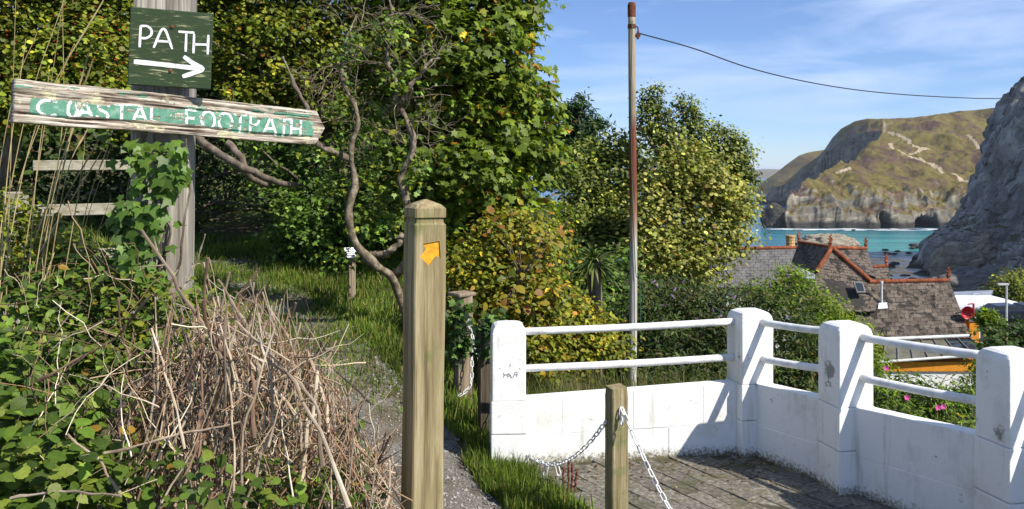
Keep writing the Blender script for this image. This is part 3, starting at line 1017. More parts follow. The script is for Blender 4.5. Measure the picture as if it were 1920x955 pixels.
    def px2x(px):                                            # where the photo column px meets the board
        tx = (px - 960) / F
        return (tx * A[1] - A[0]) / (e[0] - tx * e[1]) * L
    Zp = (0.5 - vc_) * 2 * hh
    zoom = 1910 / 620.0
    word = [('C', 205, 310), ('O', 380, 432), ('A', 440, 522), ('S', 548, 618), ('T', 640, 735), ('A', 752, 835), ('L', 858, 915),
            ('F', 1060, 1120), ('O', 1148, 1222), ('O', 1248, 1322), ('T', 1338, 1402), ('P', 1428, 1482), ('A', 1506, 1582), ('T', 1592, 1652), ('H', 1664, 1722)]
    for ch, a0, a1 in word:
        x0, x1 = px2x(a0 / zoom), px2x(a1 / zoom)
        sc_ = (x0 + x1) / 2 / L
        vtop = np.interp(sc_, [.05, .3, .5, .8, 1], [.44, .36, .34, .33, .36]); vbot = np.interp(sc_, [.05, .2, .5, .8, 1], [.80, .78, .80, .82, .82])
        mask = np.zeros(Xc.shape, bool)
        for st in GLYPH[ch]:
            Q = np.array([(x0 + (x1 - x0) * u / 0.82, (0.5 - (vbot + (vtop - vbot) * q)) * 2 * hh) for u, q in st])
            for p, q in zip(Q[:-1], Q[1:]):
                d = q - p
                t_ = np.clip(((Xc - p[0]) * d[0] + (Zp - p[1]) * d[1]) / (d @ d + 1e-12), 0, 1)
                mask |= (Xc - p[0] - t_ * d[0]) ** 2 + (Zp - p[1] - t_ * d[1]) ** 2 < (0.0048 * (1 + .3 * flake)) ** 2
        mask &= paint & (flake < 0.20)
        if mask.sum() > 3: cells('letter', mask, 0.0018, mwhite)

def grid_like(nr, nk):
    Fc = []
    for i in range(nr - 1):
        for k in range(nk):
            k2 = (k + 1) % nk
            Fc.append((i * nk + k, i * nk + k2, (i + 1) * nk + k2, (i + 1) * nk + k))
    Fc.append(tuple(range(nk - 1, -1, -1))); Fc.append(tuple(range((nr - 1) * nk, nr * nk)))
    return Fc

def make_gate():
    mg = wood_mat('grey_gate_wood', (0.16, 0.14, 0.10), (0.32, 0.29, 0.21), (0.48, 0.45, 0.36), st=(2, 20, 20), kind='pos')
    D = 5.0
    base = U(145, 560, D)
    base[2] = float(terr(base[0], base[1]))
    t = thing('wooden_gate', 'grey weathered rail gate half hidden in shade behind the signpost', 'gate', base)
    for ya, yb, hh in ((301, 305, .062), (384, 387, .07), (468, 470, .06)):
        a = U(62, ya + 7, D); b = U(300, yb + 7, D + 0.25)
        mb = MB()
        d = b - a; L = np.linalg.norm(d)
        ang = math.atan2(d[1], d[0])
        V, Fc = bevel_box(L, 0.03, hh, 0.004, 1)
        V[:, 2] += 0.004 * np.sin(V[:, 0] * 5)
        mb.add(V @ rotz(ang).T + (a + b) / 2, Fc)
        mb.mk('rail', mg, t)
    for px, w in ((30, .1), (290, .09)):
        p = U(px, 290 if px > 100 else 360, D + 0.07 + (px - 80) / 210 * .25)
        z0 = float(terr(p[0], p[1])) - 0.1
        mb = MB()
        V, Fc = bevel_box(w, w, p[2] - z0, 0.006, 1)
        mb.add(V + [p[0], p[1], (p[2] + z0) / 2], Fc)
        mb.mk('gate_post', mg, t)

def make_mast():
    D = 8.0
    x = U(1186, 0, D)[0]
    z0 = float(terr(x, D)) - 0.3
    ztop = U(1186, 20, D)[2]
    t = thing('mast', 'tall slim wooden washing line pole with rusty band and peeling red paint', 'pole', (x, D, z0))
    m, n, l, b = base_mat('peeling_mast_paint', 0.8, 0.2)
    v = coords(n, l, 'pos')
    sx = n.new('ShaderNodeSeparateXYZ'); l.new(v, sx.inputs['Vector'])
    wob = noise(n, l, coords(n, l, 'pos', (30, 30, 2.0)), 1.2, 7, 0.7)
    ad = n.new('ShaderNodeMath'); ad.operation = 'MULTIPLY_ADD'
    ad.inputs[1].default_value = 0.9; l.new(wob, ad.inputs[0]); l.new(sx.outputs['Z'], ad.inputs[2])
    mr = n.new('ShaderNodeMapRange'); mr.inputs['From Min'].default_value = z0; mr.inputs['From Max'].default_value = ztop + 0.9
    l.new(ad.outputs['Value'], mr.inputs['Value'])
    def zf(py): return (H - (py - HZ) / F * D + 0.45 - z0) / (ztop + 0.9 - z0)
    r = ramp(n, [(0.0, (0.50, 0.49, 0.46)), (zf(470), (0.46, 0.43, 0.37)), (zf(400), (0.26, 0.14, 0.09)), (zf(350), (0.17, 0.055, 0.035)), (zf(240), (0.19, 0.065, 0.04)), (zf(205), (0.30, 0.23, 0.16)), (zf(120), (0.42, 0.34, 0.24)), (0.999, (0.40, 0.31, 0.22))])
    l.new(mr.outputs['Result'], r.inputs['Fac'])
    gr = noise(n, l, coords(n, l, 'pos', (60, 60, 2)), 2.0, 7, 0.7)
    rg = ramp(n, [(0.35, (0.6, 0.6, 0.6)), (0.65, (1.15, 1.15, 1.15))]); l.new(gr, rg.inputs['Fac'])
    l.new(mixc(n, l, 1.0, r.outputs['Color'], rg.outputs['Color'], 'MULTIPLY'), b.inputs['Base Color'])
    add_bump(n, l, b, gr, 0.5, 0.005)
    mb = MB()
    zz = np.linspace(z0, ztop, 40)
    pts = np.stack([x + 0.008 * np.sin(zz * 1.4), D + 0 * zz, zz], 1)
    mb.tube(pts, np.linspace(0.039, 0.033, 40), 16)
    mb.mk('pole', m, t, smooth=True)
    mrust = noise_mat('rusty_iron', [(0.3, (0.06, 0.02, 0.012)), (0.7, (0.20, 0.07, 0.035))], 50, rough=0.9)
    mb = MB(); mb.tube([(pts[-1][0], D, ztop - 0.06), (pts[-1][0], D, ztop + 0.05), (pts[-1][0], D, ztop + 0.075)], [0.038, 0.039, 0.03], 14)
    mb.mk('cap', mrust, t)
    mb = MB(); mb.tube([(pts[-1][0], D, ztop - 0.17), (pts[-1][0], D, ztop - 0.13)], [0.038, 0.038], 14); mb.mk('band', mrust, t)
    mb = MB()
    hk = np.array([pts[-1][0] + 0.035, D - 0.01, ztop - 0.15])
    mb.tube(spline([hk, hk + [.02, 0, -.01], hk + [.025, 0, -.05], hk + [.015, 0, -.07]], 12), 0.007, 7)
    mb.mk('hook', mrust, t)
    # pulley block
    mb = MB()
    pc = hk + np.array([0.022, 0, -0.085])
    mb.tube([pc + [0, -.012, 0], pc + [0, .012, 0]], 0.024, 14)
    mb.box(pc, (0.016, 0.034, 0.07))
    mb.mk('pulley', mrust, t)
    mrope = noise_mat('green_cord', [(0.3, (0.02, 0.07, 0.035)), (0.7, (0.05, 0.16, 0.08))], 60)
    mb = MB()
    q = pts[-1] + [0.03, -0.035, -0.1]
    mb.tube(spline([(x - 0.01, D - .045, ztop - .1), (x - .02, D - .045, ztop - 1.2), (x + .02, D - .05, ztop - 2.4), (x + .055, D - .07, U(0, 520, D)[2]), (x + .07, D - .08, U(0, 640, D)[2])], 40), 0.0035, 5)
    mb.mk('cord', mrope, t)
    mline = noise_mat('dark_line', [(0.3, (0.012, 0.014, 0.012)), (0.7, (0.03, 0.035, 0.03))], 60)
    a = pc + np.array([0.012, 0, 0.02]); 
    px_ = [1197, 1300, 1400, 1500, 1600, 1700, 1800, 1870, 1990, 2150]
    py_ = [41, 91, 126, 151, 168, 178, 183.5, 185, 183, 172]
    Ds = np.interp(px_, [1197, 2150], [8.0, 13.0])
    P = [U(a_, b_, c_) for a_, b_, c_ in zip(px_, py_, Ds)]; P[0] = a
    mb = MB(); mb.tube(spline(P, 80), 0.0062, 6)
    ln = mb.mk('washing_line', mline, None, smooth=True)
    tag(ln, 'thin dark line sagging across the sky from the pole top', 'line')
# ------------------------------------------------------------------ foliage tools
def norm(a): return a / (np.linalg.norm(a, axis=-1, keepdims=True) + 1e-9)

def fan(out, c, cup=0.0):
    out = np.array(out, float)
    V = np.vstack([[c[0], c[1], 0], np.column_stack([out, np.zeros(len(out))])])
    V[1:, 2] = cup * np.linalg.norm(out - np.array(c), axis=1) ** 2 * 2
    n = len(out)
    return V, np.array([(0, 1 + i, 1 + (i + 1) % n) for i in range(n)])

def mirror(half):
    return half + [(-x, y) for x, y in half[::-1] if x > 1e-6]

T_OVATE = (np.array([(0, 0, 0), (.30, .32, .07), (.24, .68, .05), (0, 1, -.06), (-.24, .68, .05), (-.30, .32, .07)], float),
           np.array([(0, 1, 2), (0, 2, 3), (0, 3, 4), (0, 4, 5)]))
T_NARROW = (np.array([(0, 0, 0), (.13, .35, .03), (.10, .7, .0), (0, 1, -.10), (-.10, .7, .0), (-.13, .35, .03)], float), T_OVATE[1])
T_SYC = fan(mirror([(0, .06), (.32, -.02), (.27, .20), (.58, .44), (.24, .50), (.22, .74), (0, 1)]), (0, .40), -0.12)
T_IVY = fan(mirror([(0, .06), (.26, -.06), (.34, .12), (.50, .40), (.20, .50), (0, 1)]), (0, .36), -0.10)
T_ROUND = fan(mirror([(0, 0), (.26, .10), (.42, .36), (.40, .62), (.22, .88), (0, 1.02)]), (0, .48), -0.12)
T_BRAM = fan(mirror([(0, 0), (.22, .04), (.26, .12), (.36, .22), (.34, .34), (.38, .46), (.28, .60), (.24, .74), (.10, .86), (0, 1.02)]), (0, .42), -0.14)

def leaves_np(P, N, size, tmpl, droop=0.35, tipdir=None, rs=None):
    rs = rs or rng
    n = len(P)
    Z = norm(N)
    t = rs.standard_normal((n, 3)) + np.array([0, 0, -droop * 2])
    if tipdir is not None: t = tipdir + 0.35 * rs.standard_normal((n, 3))
    t = norm(t - Z * np.sum(t * Z, 1, keepdims=True))
    X = np.cross(t, Z)
    R = np.stack([X, t, Z], 2)
    tv, tf = tmpl
    V = P[:, None, :] + np.einsum('nij,kj->nki', R, tv) * np.asarray(size)[:, None, None]
    k = len(tv)
    Fx = (tf[None] + (np.arange(n) * k)[:, None, None]).reshape(-1, 3)
    return V.reshape(-1, 3), Fx, R

def pal_cols(pal, n, jit=0.22, rs=None, cl=None):
    """pal: list of (rgb, weight); colour chosen per leaf, brightness jittered; cl shifts whole clusters"""
    rs = rs or rng
    w = np.array([p[1] for p in pal], float); w /= w.sum()
    c = np.array([p[0] for p in pal])[rs.choice(len(pal), n, p=w)]
    c = c * np.exp(jit * rs.standard_normal((n, 1)))
    if cl is not None: c = c * cl[:, None]
    return c

def lobe_px(px, py, D, rx, ry, rd=None):
    c = U(px, py, D)
    k = D / F
    return (c, np.array([rx * k, (rd if rd is not None else (rx + ry) / 2 * k), ry * k]))

def lobe_points(lobes, ncl, m, cr, shell=0.62, front=True, rs=None):
    """clusters of leaves spread through the lobes; returns positions, outward directions, cluster ids"""
    rs = rs or rng
    w = np.array([l[1][0] * l[1][2] + l[1][0] * l[1][1] for l in lobes]); w = w / w.sum()
    li = rs.choice(len(lobes), ncl, p=w)
    C = np.array([lobes[i][0] for i in li]); Rr = np.array([lobes[i][1] for i in li])
    d = norm(rs.standard_normal((ncl, 3)))
    if front:                                    # fewer leaves on the side turned away from the path
        flip = (d[:, 1] > 0.35) & (rs.random(ncl) < 0.55)
        d[flip, 1] *= -1
    q = shell + (1 - shell) * rs.random(ncl) ** 0.7
    deep = rs.random(ncl) < 0.16
    q[deep] = 0.25 + 0.5 * rs.random(deep.sum())
    bump = 1 + 0.18 * rs.standard_normal(ncl)
    spr = rs.random(ncl) < 0.07                  # shoots that stand out of the crown
    bump[spr] = rs.uniform(1.12, 1.38, spr.sum())
    K = C + d * Rr * (q * bump)[:, None]
    idx = np.repeat(np.arange(ncl), m)
    off = rs.standard_normal((ncl * m, 3)) * cr * np.array([1, 1, 0.75])
    return K[idx] + off, norm(d[idx] * np.array([1, 1, .8]) + 0.35 * rs.standard_normal((ncl * m, 3))), idx, K

def foliage(name, lobes, ncl, m, cr, size, tmpl, pal, parent, mat=None, shell=0.62, up=0.55, jit=0.22, cjit=0.22, seed=0, n_ind=0, ind_name='leaf', droop=0.35, front=True):
    rs = np.random.default_rng(seed + 100)
    P, N, idx, K = lobe_points(lobes, ncl, m, cr, shell, front, rs)
    n = len(P)
    nn = norm(N * 0.5 + np.array([0, 0, up]) + 0.45 * np.array(sdir) + 0.45 * rs.standard_normal((n, 3)))
    sz = size * (0.65 + 0.7 * rs.random(n))
    cl = np.exp(cjit * rs.standard_normal(ncl))[idx]
    col = pal_cols(pal, n, jit, rs, cl)
    keep = np.ones(n, bool)
    mat = mat or M_LEAF
    if n_ind:
        px = 960 + F * P[:, 0] / P[:, 1]; py = HZ - F * (P[:, 2] - H) / P[:, 1]
        score = P[:, 1] + 100 * ((px < 5) | (px > 1915) | (py < 5) | (py > 950)) - 0.6 * N[:, 1] * -1
        pick = np.argsort(score)[:n_ind]
        keep[pick] = False
        V, Fx, R = leaves_np(P[pick], nn[pick], np.ones(n_ind), tmpl, droop, rs=rs)
        var = []
        for k in range(8):
            c = pal_cols(pal[:4], 1, .18, rs)[0]
            var.append(new_mesh(ind_name, tmpl[0], tmpl[1].copy(), mat, col=np.tile(c, (len(tmpl[0]), 1))))
        for k, p in enumerate(pick):
            inst(ind_name, var[k % 8], P[p], R[k], float(sz[p]), parent)
    V, Fx, R = leaves_np(P[keep], nn[keep], sz[keep], tmpl, droop, rs=rs)
    k = len(tmpl[0])
    o = mk(name, V, Fx, mat, parent, col=np.repeat(col[keep], k, 0), kind='stuff')
    return o, K

def wobble(pts, n, amp, seed):
    P = spline(pts, n)
    t = np.linspace(0, 1, n)
    w = np.stack([fbm(stack(t * 7, t * 0 + k, t * 0), 3, seed) for k in range(3)], 1) * amp
    w[0] = 0
    return P + w

def limbs(mb, base, targets, r0, seed, bend=0.25, n=12, sides=7):
    rs = np.random.default_rng(seed)
    for T in targets:
        mid = (base + T) / 2 + rs.standard_normal(3) * np.linalg.norm(T - base) * bend * np.array([1, 1, .5])
        P = wobble([base, mid, T], n, 0.05 * np.linalg.norm(T - base), int(rs.integers(999)))
        mb.tube(P, np.linspace(r0, r0 * 0.18, n), sides)

def twig_spray(mb, starts, dirs, L, r, seed, depth=2, n=7, curl=0.5, kids=3, sides=4):
    rs = np.random.default_rng(seed)
    todo = [(np.array(s), np.array(d), L, r, depth) for s, d in zip(starts, dirs)]
    while todo:
        s, d, l_, r_, k = todo.pop()
        P = [s]; dd = norm(d)
        for i in range(n):
            dd = norm(dd + curl * rs.standard_normal(3) * 0.5)
            P.append(P[-1] + dd * l_ / n)
        P = np.array(P)
        mb.tube(P, np.linspace(r_, r_ * 0.45, n + 1), sides, cap=False)
        if k > 0:
            for c in range(kids):
                i = rs.integers(2, n)
                todo.append((P[i], norm(dd + 1.1 * rs.standard_normal(3)), l_ * (0.45 + .3 * rs.random()), r_ * 0.6, k - 1))

# colour palettes, linear base colours
G_HAW = [((0.140, 0.184, 0.015), 4), ((0.216, 0.235, 0.019), 3), ((0.094, 0.131, 0.013), 3), ((0.282, 0.262, 0.024), 1.4), ((0.299, 0.131, 0.017), .35)]
G_SYC = [((0.127, 0.190, 0.016), 5), ((0.179, 0.240, 0.020), 4), ((0.095, 0.140, 0.016), 3), ((0.274, 0.281, 0.020), 1.2), ((0.547, 0.332, 0.012), .25), ((0.336, 0.149, 0.016), .35)]
G_IVY = [((0.077, 0.145, 0.019), 4), ((0.119, 0.204, 0.025), 4), ((0.170, 0.262, 0.033), 2), ((0.052, 0.087, 0.014), 2)]
G_YEL = [((0.187, 0.204, 0.017), 4), ((0.265, 0.262, 0.021), 3), ((0.125, 0.153, 0.015), 4), ((0.343, 0.189, 0.019), .6), ((0.328, 0.138, 0.028), .45), ((0.438, 0.319, 0.019), 1.0)]
G_PALE = [((0.241, 0.251, 0.048), 4), ((0.369, 0.356, 0.085), 3), ((0.142, 0.172, 0.028), 4), ((0.511, 0.449, 0.123), 1.2), ((0.270, 0.158, 0.028), .6)]
G_MID = [((0.115, 0.157, 0.023), 4), ((0.190, 0.220, 0.036), 3), ((0.305, 0.313, 0.068), 2), ((0.077, 0.103, 0.015), 3)]
G_PINE = [((0.021, 0.051, 0.014), 4), ((0.035, 0.080, 0.020), 3), ((0.062, 0.109, 0.026), 1)]
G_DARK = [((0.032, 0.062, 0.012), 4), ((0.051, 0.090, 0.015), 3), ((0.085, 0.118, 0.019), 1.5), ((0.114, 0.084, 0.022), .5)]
G_BRIGHT = [((0.142, 0.224, 0.015), 4), ((0.213, 0.290, 0.019), 3), ((0.092, 0.158, 0.013), 3), ((0.284, 0.290, 0.028), 1)]
G_BRAM = [((0.084, 0.144, 0.017), 4), ((0.130, 0.202, 0.024), 4), ((0.054, 0.093, 0.015), 2), ((0.184, 0.231, 0.035), 1.5), ((0.306, 0.184, 0.023), .25)]
G_GRASS = [((0.125, 0.200, 0.022), 4), ((0.185, 0.250, 0.034), 3), ((0.080, 0.140, 0.016), 3), ((0.300, 0.260, 0.100), 1.1)]

def gz(x, y): return float(terr(x, y))

def tree(name, label, cat, lobes, base, fol, trunk_r=0.05, fork=None, group=None, bark=None, nlimb=10, seed=0, ind=0):
    """base: foot of trunk; fork: where the limbs start; fol: kwargs for foliage()"""
    t = thing(name, label, cat, base, group)
    o, K = foliage('crown', lobes, parent=t, seed=seed, n_ind=ind, **fol)
    mb = MB()
    fork = np.array(fork) if fork is not None else base + np.array([0, 0, 0.4 * (lobes[0][0][2] - base[2])])
    tr = wobble([base + [0, 0, -0.15], (base + fork) / 2 + [0.04, 0.02, 0], fork], 14, 0.08, seed + 3)
    mb.tube(tr, np.linspace(trunk_r * 1.25, trunk_r * 0.9, 14), 10)
    T = [l[0] for l in lobes] + [K[i] for i in np.random.default_rng(seed).choice(len(K), min(nlimb, len(K)), replace=False)]
    limbs(mb, tr[-1], T, trunk_r * 0.5, seed + 5, bend=0.10)
    mb.mk('trunk', bark or M_BARK, t)
    return t
# ------------------------------------------------------------------ trees and shrubs
def foot(px, D, x=None):
    x = (px - 960) / F * D if x is None else x
    return np.array([x, D, gz(x, D)])

def make_trees():
    # sycamore, large lobed leaves, right of the path
    lob = [lobe_px(*a) for a in [(870, -40, 9.2, 150, 130), (935, 15, 8.9, 70, 60), (880, 120, 8.8, 130, 110), (930, 200, 8.8, 115, 100), (985, 235, 9.0, 65, 80), (1000, 300, 9.2, 60, 60),
                                 (880, 290, 8.7, 130, 110), (800, 330, 8.9, 100, 110), (930, 370, 8.9, 100, 75), (850, 410, 9.0, 80, 70), (790, 190, 9.1, 70, 120), (1005, 170, 9.1, 34, 24), (975, 35, 8.9, 40, 36), (770, 60, 9.5, 80, 110)]]
    tree('sycamore_tree', 'big leafy sycamore with large lobed leaves rising against the sky', 'tree', lob, foot(835, 9.6),
         dict(ncl=2300, m=9, cr=0.08, size=0.086, tmpl=T_SYC, pal=G_SYC, shell=0.60, up=0.5, cjit=0.25), 0.10, U(850, 330, 9.4), seed=1, ind=296, nlimb=26)
    # hawthorn hedge trees over the path, small leaves
    lobA = [lobe_px(*a) for a in [(40, 60, 6.6, 120, 110), (150, 120, 6.5, 110, 90), (40, 180, 6.2, 80, 70), (200, 20, 6.8, 110, 90), (230, 190, 6.3, 60, 50), (120, -60, 6.8, 170, 90), (-60, 120, 6.4, 100, 130)]]
    tree('hawthorn_tree', 'small leaved hawthorn with red berries behind the left end of the long sign', 'tree', lobA, foot(-60, 7.2),
         dict(ncl=2100, m=15, cr=0.055, size=0.036, tmpl=T_ROUND, pal=G_HAW, shell=0.5, jit=0.16, cjit=0.38), 0.06, U(40, 200, 7.0), group='hawthorns arching over the path', seed=2, nlimb=24)
    lobB = [lobe_px(*a) for a in [(430, 20, 9.2, 110, 80), (520, 70, 9.0, 110, 70), (440, 110, 8.9, 70, 45), (620, 30, 9.3, 90, 80), (330, -30, 9.2, 120, 80), (560, 150, 9.0, 80, 45), (690, 20, 9.5, 60, 80), (500, -60, 9.3, 200, 70), (650, 120, 9.0, 60, 50), (700, 90, 8.9, 40, 60), (600, 200, 8.9, 50, 30), (640, 190, 8.8, 30, 40), (470, 170, 8.8, 60, 26), (710, 190, 8.9, 34, 40)]]
    tb = tree('hawthorn_tree', 'tangled hawthorn spreading above the long sign with bare lower twigs', 'tree', lobB, foot(640, 9.8),
         dict(ncl=2300, m=14, cr=0.055, size=0.046, tmpl=T_ROUND, pal=G_HAW, shell=0.5, jit=0.16, cjit=0.38), 0.05, U(620, 260, 9.5), group='hawthorns arching over the path', seed=3, nlimb=30)
    # bare lower twigs of that hawthorn, sunlit
    mb = MB()
    rs = np.random.default_rng(5)
    st = [U(rs.uniform(400, 700), rs.uniform(120, 225), rs.uniform(8.5, 9.2)) for _ in range(34)]
    twig_spray(mb, st, [norm(np.array([rs.uniform(-1, 1), rs.uniform(-.6, .4), rs.uniform(-.9, .6)])) for _ in st], 0.42, 0.0050, 6, depth=2)
    st = [U(rs.uniform(650, 800), rs.uniform(40, 280), rs.uniform(8.3, 9.2)) for _ in range(22)]
    twig_spray(mb, st, [norm(np.array([rs.uniform(-1, 1), rs.uniform(-.6, .4), rs.uniform(-.3, 1)])) for _ in st], 0.40, 0.0050, 7, depth=2)
    mb.mk('bare_twigs', M_PALEBARK, tb, kind='stuff')
    # canopy deeper along the path: closes the dark tunnel
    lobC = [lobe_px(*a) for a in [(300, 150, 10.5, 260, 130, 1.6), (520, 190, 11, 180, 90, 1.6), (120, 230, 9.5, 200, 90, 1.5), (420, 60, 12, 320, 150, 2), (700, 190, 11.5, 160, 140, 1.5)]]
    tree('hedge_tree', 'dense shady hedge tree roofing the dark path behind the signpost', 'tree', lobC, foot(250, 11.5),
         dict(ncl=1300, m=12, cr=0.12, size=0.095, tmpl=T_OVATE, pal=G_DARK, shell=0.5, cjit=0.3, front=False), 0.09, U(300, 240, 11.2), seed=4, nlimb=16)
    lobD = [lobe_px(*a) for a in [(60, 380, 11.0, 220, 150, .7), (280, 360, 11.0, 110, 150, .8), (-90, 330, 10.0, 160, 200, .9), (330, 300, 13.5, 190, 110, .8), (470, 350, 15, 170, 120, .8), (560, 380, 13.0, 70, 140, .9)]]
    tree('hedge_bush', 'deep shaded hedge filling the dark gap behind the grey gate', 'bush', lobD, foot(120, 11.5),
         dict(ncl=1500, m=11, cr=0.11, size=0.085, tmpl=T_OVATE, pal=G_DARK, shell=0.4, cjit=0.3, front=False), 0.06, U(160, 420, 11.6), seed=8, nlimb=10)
    # ivy covered hedge right of the tunnel
    lobE = [lobe_px(*a) for a in [(560, 330, 9.3, 70, 60), (600, 400, 9.1, 80, 70), (560, 440, 9.4, 60, 60), (640, 450, 9.2, 80, 60), (690, 360, 9.5, 60, 80), (600, 480, 9.4, 60, 40), (530, 280, 9.2, 55, 30), (720, 440, 9.2, 50, 60), (465, 268, 8.6, 34, 14)]]
    tree('ivy_hedge', 'hedge smothered in ivy at the right edge of the dark tunnel', 'hedge', lobE, foot(640, 9.8),
         dict(ncl=1000, m=9, cr=0.06, size=0.052, tmpl=T_IVY, pal=G_IVY, mat=M_GLOSS, shell=0.6, cjit=0.3), 0.05, U(630, 430, 9.6), seed=9, nlimb=16)
    lobF = [lobe_px(*a) for a in [(700, 540, 9.1, 60, 50), (740, 490, 9.2, 55, 70), (640, 540, 9.5, 45, 35), (770, 420, 9.3, 60, 70), (800, 500, 8.9, 60, 70), (840, 470, 8.7, 60, 60), (730, 590, 8.9, 40, 45), (800, 590, 8.6, 60, 60)]]
    tree('bramble_bush', 'mixed bramble and sapling growth behind the waymark post', 'bush', lobF, foot(760, 9.5),
         dict(ncl=820, m=9, cr=0.07, size=0.055, tmpl=T_OVATE, pal=G_IVY + G_YEL[:2], shell=0.55, cjit=0.3), 0.03, U(760, 480, 9.3), seed=10, nlimb=18)
    # gnarled bare trunks
    t = thing('gnarled_tree', 'gnarled half bare tree with twisting lichen covered trunks behind the waymark post', 'tree', foot(735, 7.6))
    def trunk(name, pts, D, r0, r1, seed, n=40, mat=None):
        P = wobble([U(a, b, D + d) for a, b, d in pts], n, 0.05, seed)
        rr = np.linspace(r0, r1, n) * (1 + 0.22 * fbm(stack(np.linspace(0, 14, n), np.zeros(n), np.zeros(n)), 3, seed))
        mb = MB(); V, Fc = tube(P, rr, 12)
        V = V + 0.012 * r0 / .05 * fbm(V * 28, 3, seed)[:, None] * norm(V - np.repeat(P, 12, 0)) * 2
        mb.add(V, Fc)
        return mb.mk(name, mat or M_PALEBARK, t, smooth=True), P
    trunk('trunk', [(775, 620, 0.5), (740, 530, .3), (700, 490, .1), (668, 455, 0), (650, 400, 0), (662, 350, 0), (655, 290, 0), (672, 235, 0), (655, 180, 0), (640, 110, .1), (665, 30, .2)], 6.95, 0.040, 0.011, 21)
    trunk('trunk', [(735, 520, .3), (770, 460, .1), (764, 380, 0), (752, 335, 0), (778, 280, 0), (770, 235, 0), (752, 190, 0), (742, 140, 0), (722, 90, 0), (728, 20, .1), (720, -40, .2)], 7.0, 0.034, 0.009, 22)
    trunk('limb', [(752, 195, 0), (790, 140, -.1), (820, 110, -.1)], 7.0, 0.022, 0.006, 23)
    trunk('limb', [(690, 490, .1), (735, 470, 0), (755, 440, .1)], 7.1, 0.034, 0.02, 24)
    trunk('limb', [(655, 300, 0), (600, 270, -.2), (560, 180, -.3), (530, 110, -.3)], 7.1, 0.032, 0.010, 25, mat=M_BARK)
    mb = MB()
    rs = np.random.default_rng(15)
    st = [U(x, y, 7.0) for x, y in ((752, 190), (735, 120), (765, 230), (722, 60), (655, 180), (665, 60), (790, 140), (742, 150), (728, 30), (660, 230), (650, 120), (780, 280))]
    twig_spray(mb, st * 2, [norm(np.array([rs.uniform(-1, 1), rs.uniform(-.8, .2), rs.uniform(-.1, 1)])) for _ in range(24)], 0.42, 0.0055, 16, depth=2, kids=3)
    mb.mk('twigs', M_PALEBARK, t, kind='stuff')
    foliage('ivy_leaves', [lobe_px(*a) for a in [(640, 270, 7.3, 30, 40), (695, 320, 7.3, 30, 40), (630, 350, 7.3, 30, 40), (680, 410, 7.3, 34, 40), (700, 240, 7.1, 26, 40), (760, 150, 7.0, 30, 40), (735, 60, 7.0, 34, 50), (660, 100, 7.1, 34, 50), (640, 480, 7.3, 40, 26), (780, 320, 7.1, 26, 40), (640, 200, 7.0, 30, 30), (600, 290, 7.0, 40, 22), (720, 400, 7.3, 40, 50)]],
            330, 7, 0.05, 0.042, T_IVY, G_IVY + G_HAW[:2], t, M_GLOSS, shell=0.3, seed=26, cjit=.3)
    # leaning branch behind the long sign
    bt = thing('bare_branch', 'thick bare branch leaning across the dark tunnel below the long sign', 'branch', U(372, 262, 6.4))
    mb = MB(); P = wobble([U(365, 255, 6.6), U(400, 282, 6.4), U(440, 306, 6.3), U(492, 328, 6.3), U(560, 350, 7.4)], 30, 0.04, 31)
    mb.tube(P, np.linspace(0.032, 0.024, 30), 10); mb.mk('branch', M_BARK, bt, smooth=True)
    mb = MB(); P = wobble([U(425, 268, 6.6), U(450, 290, 6.5), U(470, 335, 6.6), U(500, 352, 7.2)], 24, 0.03, 32)
    mb.tube(P, np.linspace(0.03, 0.022, 24), 10); mb.mk('branch', M_BARK, bt, smooth=True)
    # red haws on the left hawthorn
    n = 260
    Pb = np.array([U(rs.uniform(0, 240), rs.uniform(10, 230), 6.0 + .7 * rs.random()) for _ in range(n)])
    oct_ = np.array([(1, 0, 0), (-1, 0, 0), (0, 1, 0), (0, -1, 0), (0, 0, 1), (0, 0, -1)], float)
    fo = np.array([(0, 2, 4), (2, 1, 4), (1, 3, 4), (3, 0, 4), (2, 0, 5), (1, 2, 5), (3, 1, 5), (0, 3, 5)])
    V = (Pb[:, None] + oct_[None] * 0.008).reshape(-1, 3)
    mred = noise_mat('haw_skin', [(0.3, (0.20, 0.012, 0.01)), (0.7, (0.32, 0.03, 0.02))], 30, rough=0.35, bump=0)
    ht = [o for o in bpy.data.objects if o.name == 'hawthorn_tree'][0]
    mk('berries', V, (fo[None] + (np.arange(n) * 6)[:, None, None]).reshape(-1, 3), mred, ht, kind='stuff')

    # shrub with yellowing leaves between posts and white wall
    lobG = [lobe_px(*a) for a in [(900, 520, 7.3, 80, 80), (980, 480, 7.4, 80, 70), (1015, 452, 7.6, 50, 34), (960, 430, 7.5, 60, 40), (1000, 570, 7.1, 90, 70), (1070, 590, 7.2, 50, 36), (930, 610, 7.0, 60, 60), (1060, 620, 7.0, 70, 50), (1110, 615, 7.2, 40, 40), (1120, 650, 7.0, 60, 45), (1010, 660, 6.7, 60, 50)]]
    tree('yellowing_shrub', 'broad shrub with yellow and russet autumn leaves behind the white railing', 'shrub', lobG, foot(990, 7.5),
         dict(ncl=1750, m=9, cr=0.06, size=0.048, tmpl=T_OVATE, pal=G_YEL, shell=0.5, cjit=0.28), 0.03, U(990, 560, 7.4), seed=30, ind=0, nlimb=26)
    lobG2 = [lobe_px(*a) for a in [(960, 425, 7.0, 50, 45), (1020, 415, 7.1, 50, 30), (1075, 400, 7.2, 30, 14), (990, 500, 6.85, 60, 50), (950, 560, 6.8, 60, 50)]]
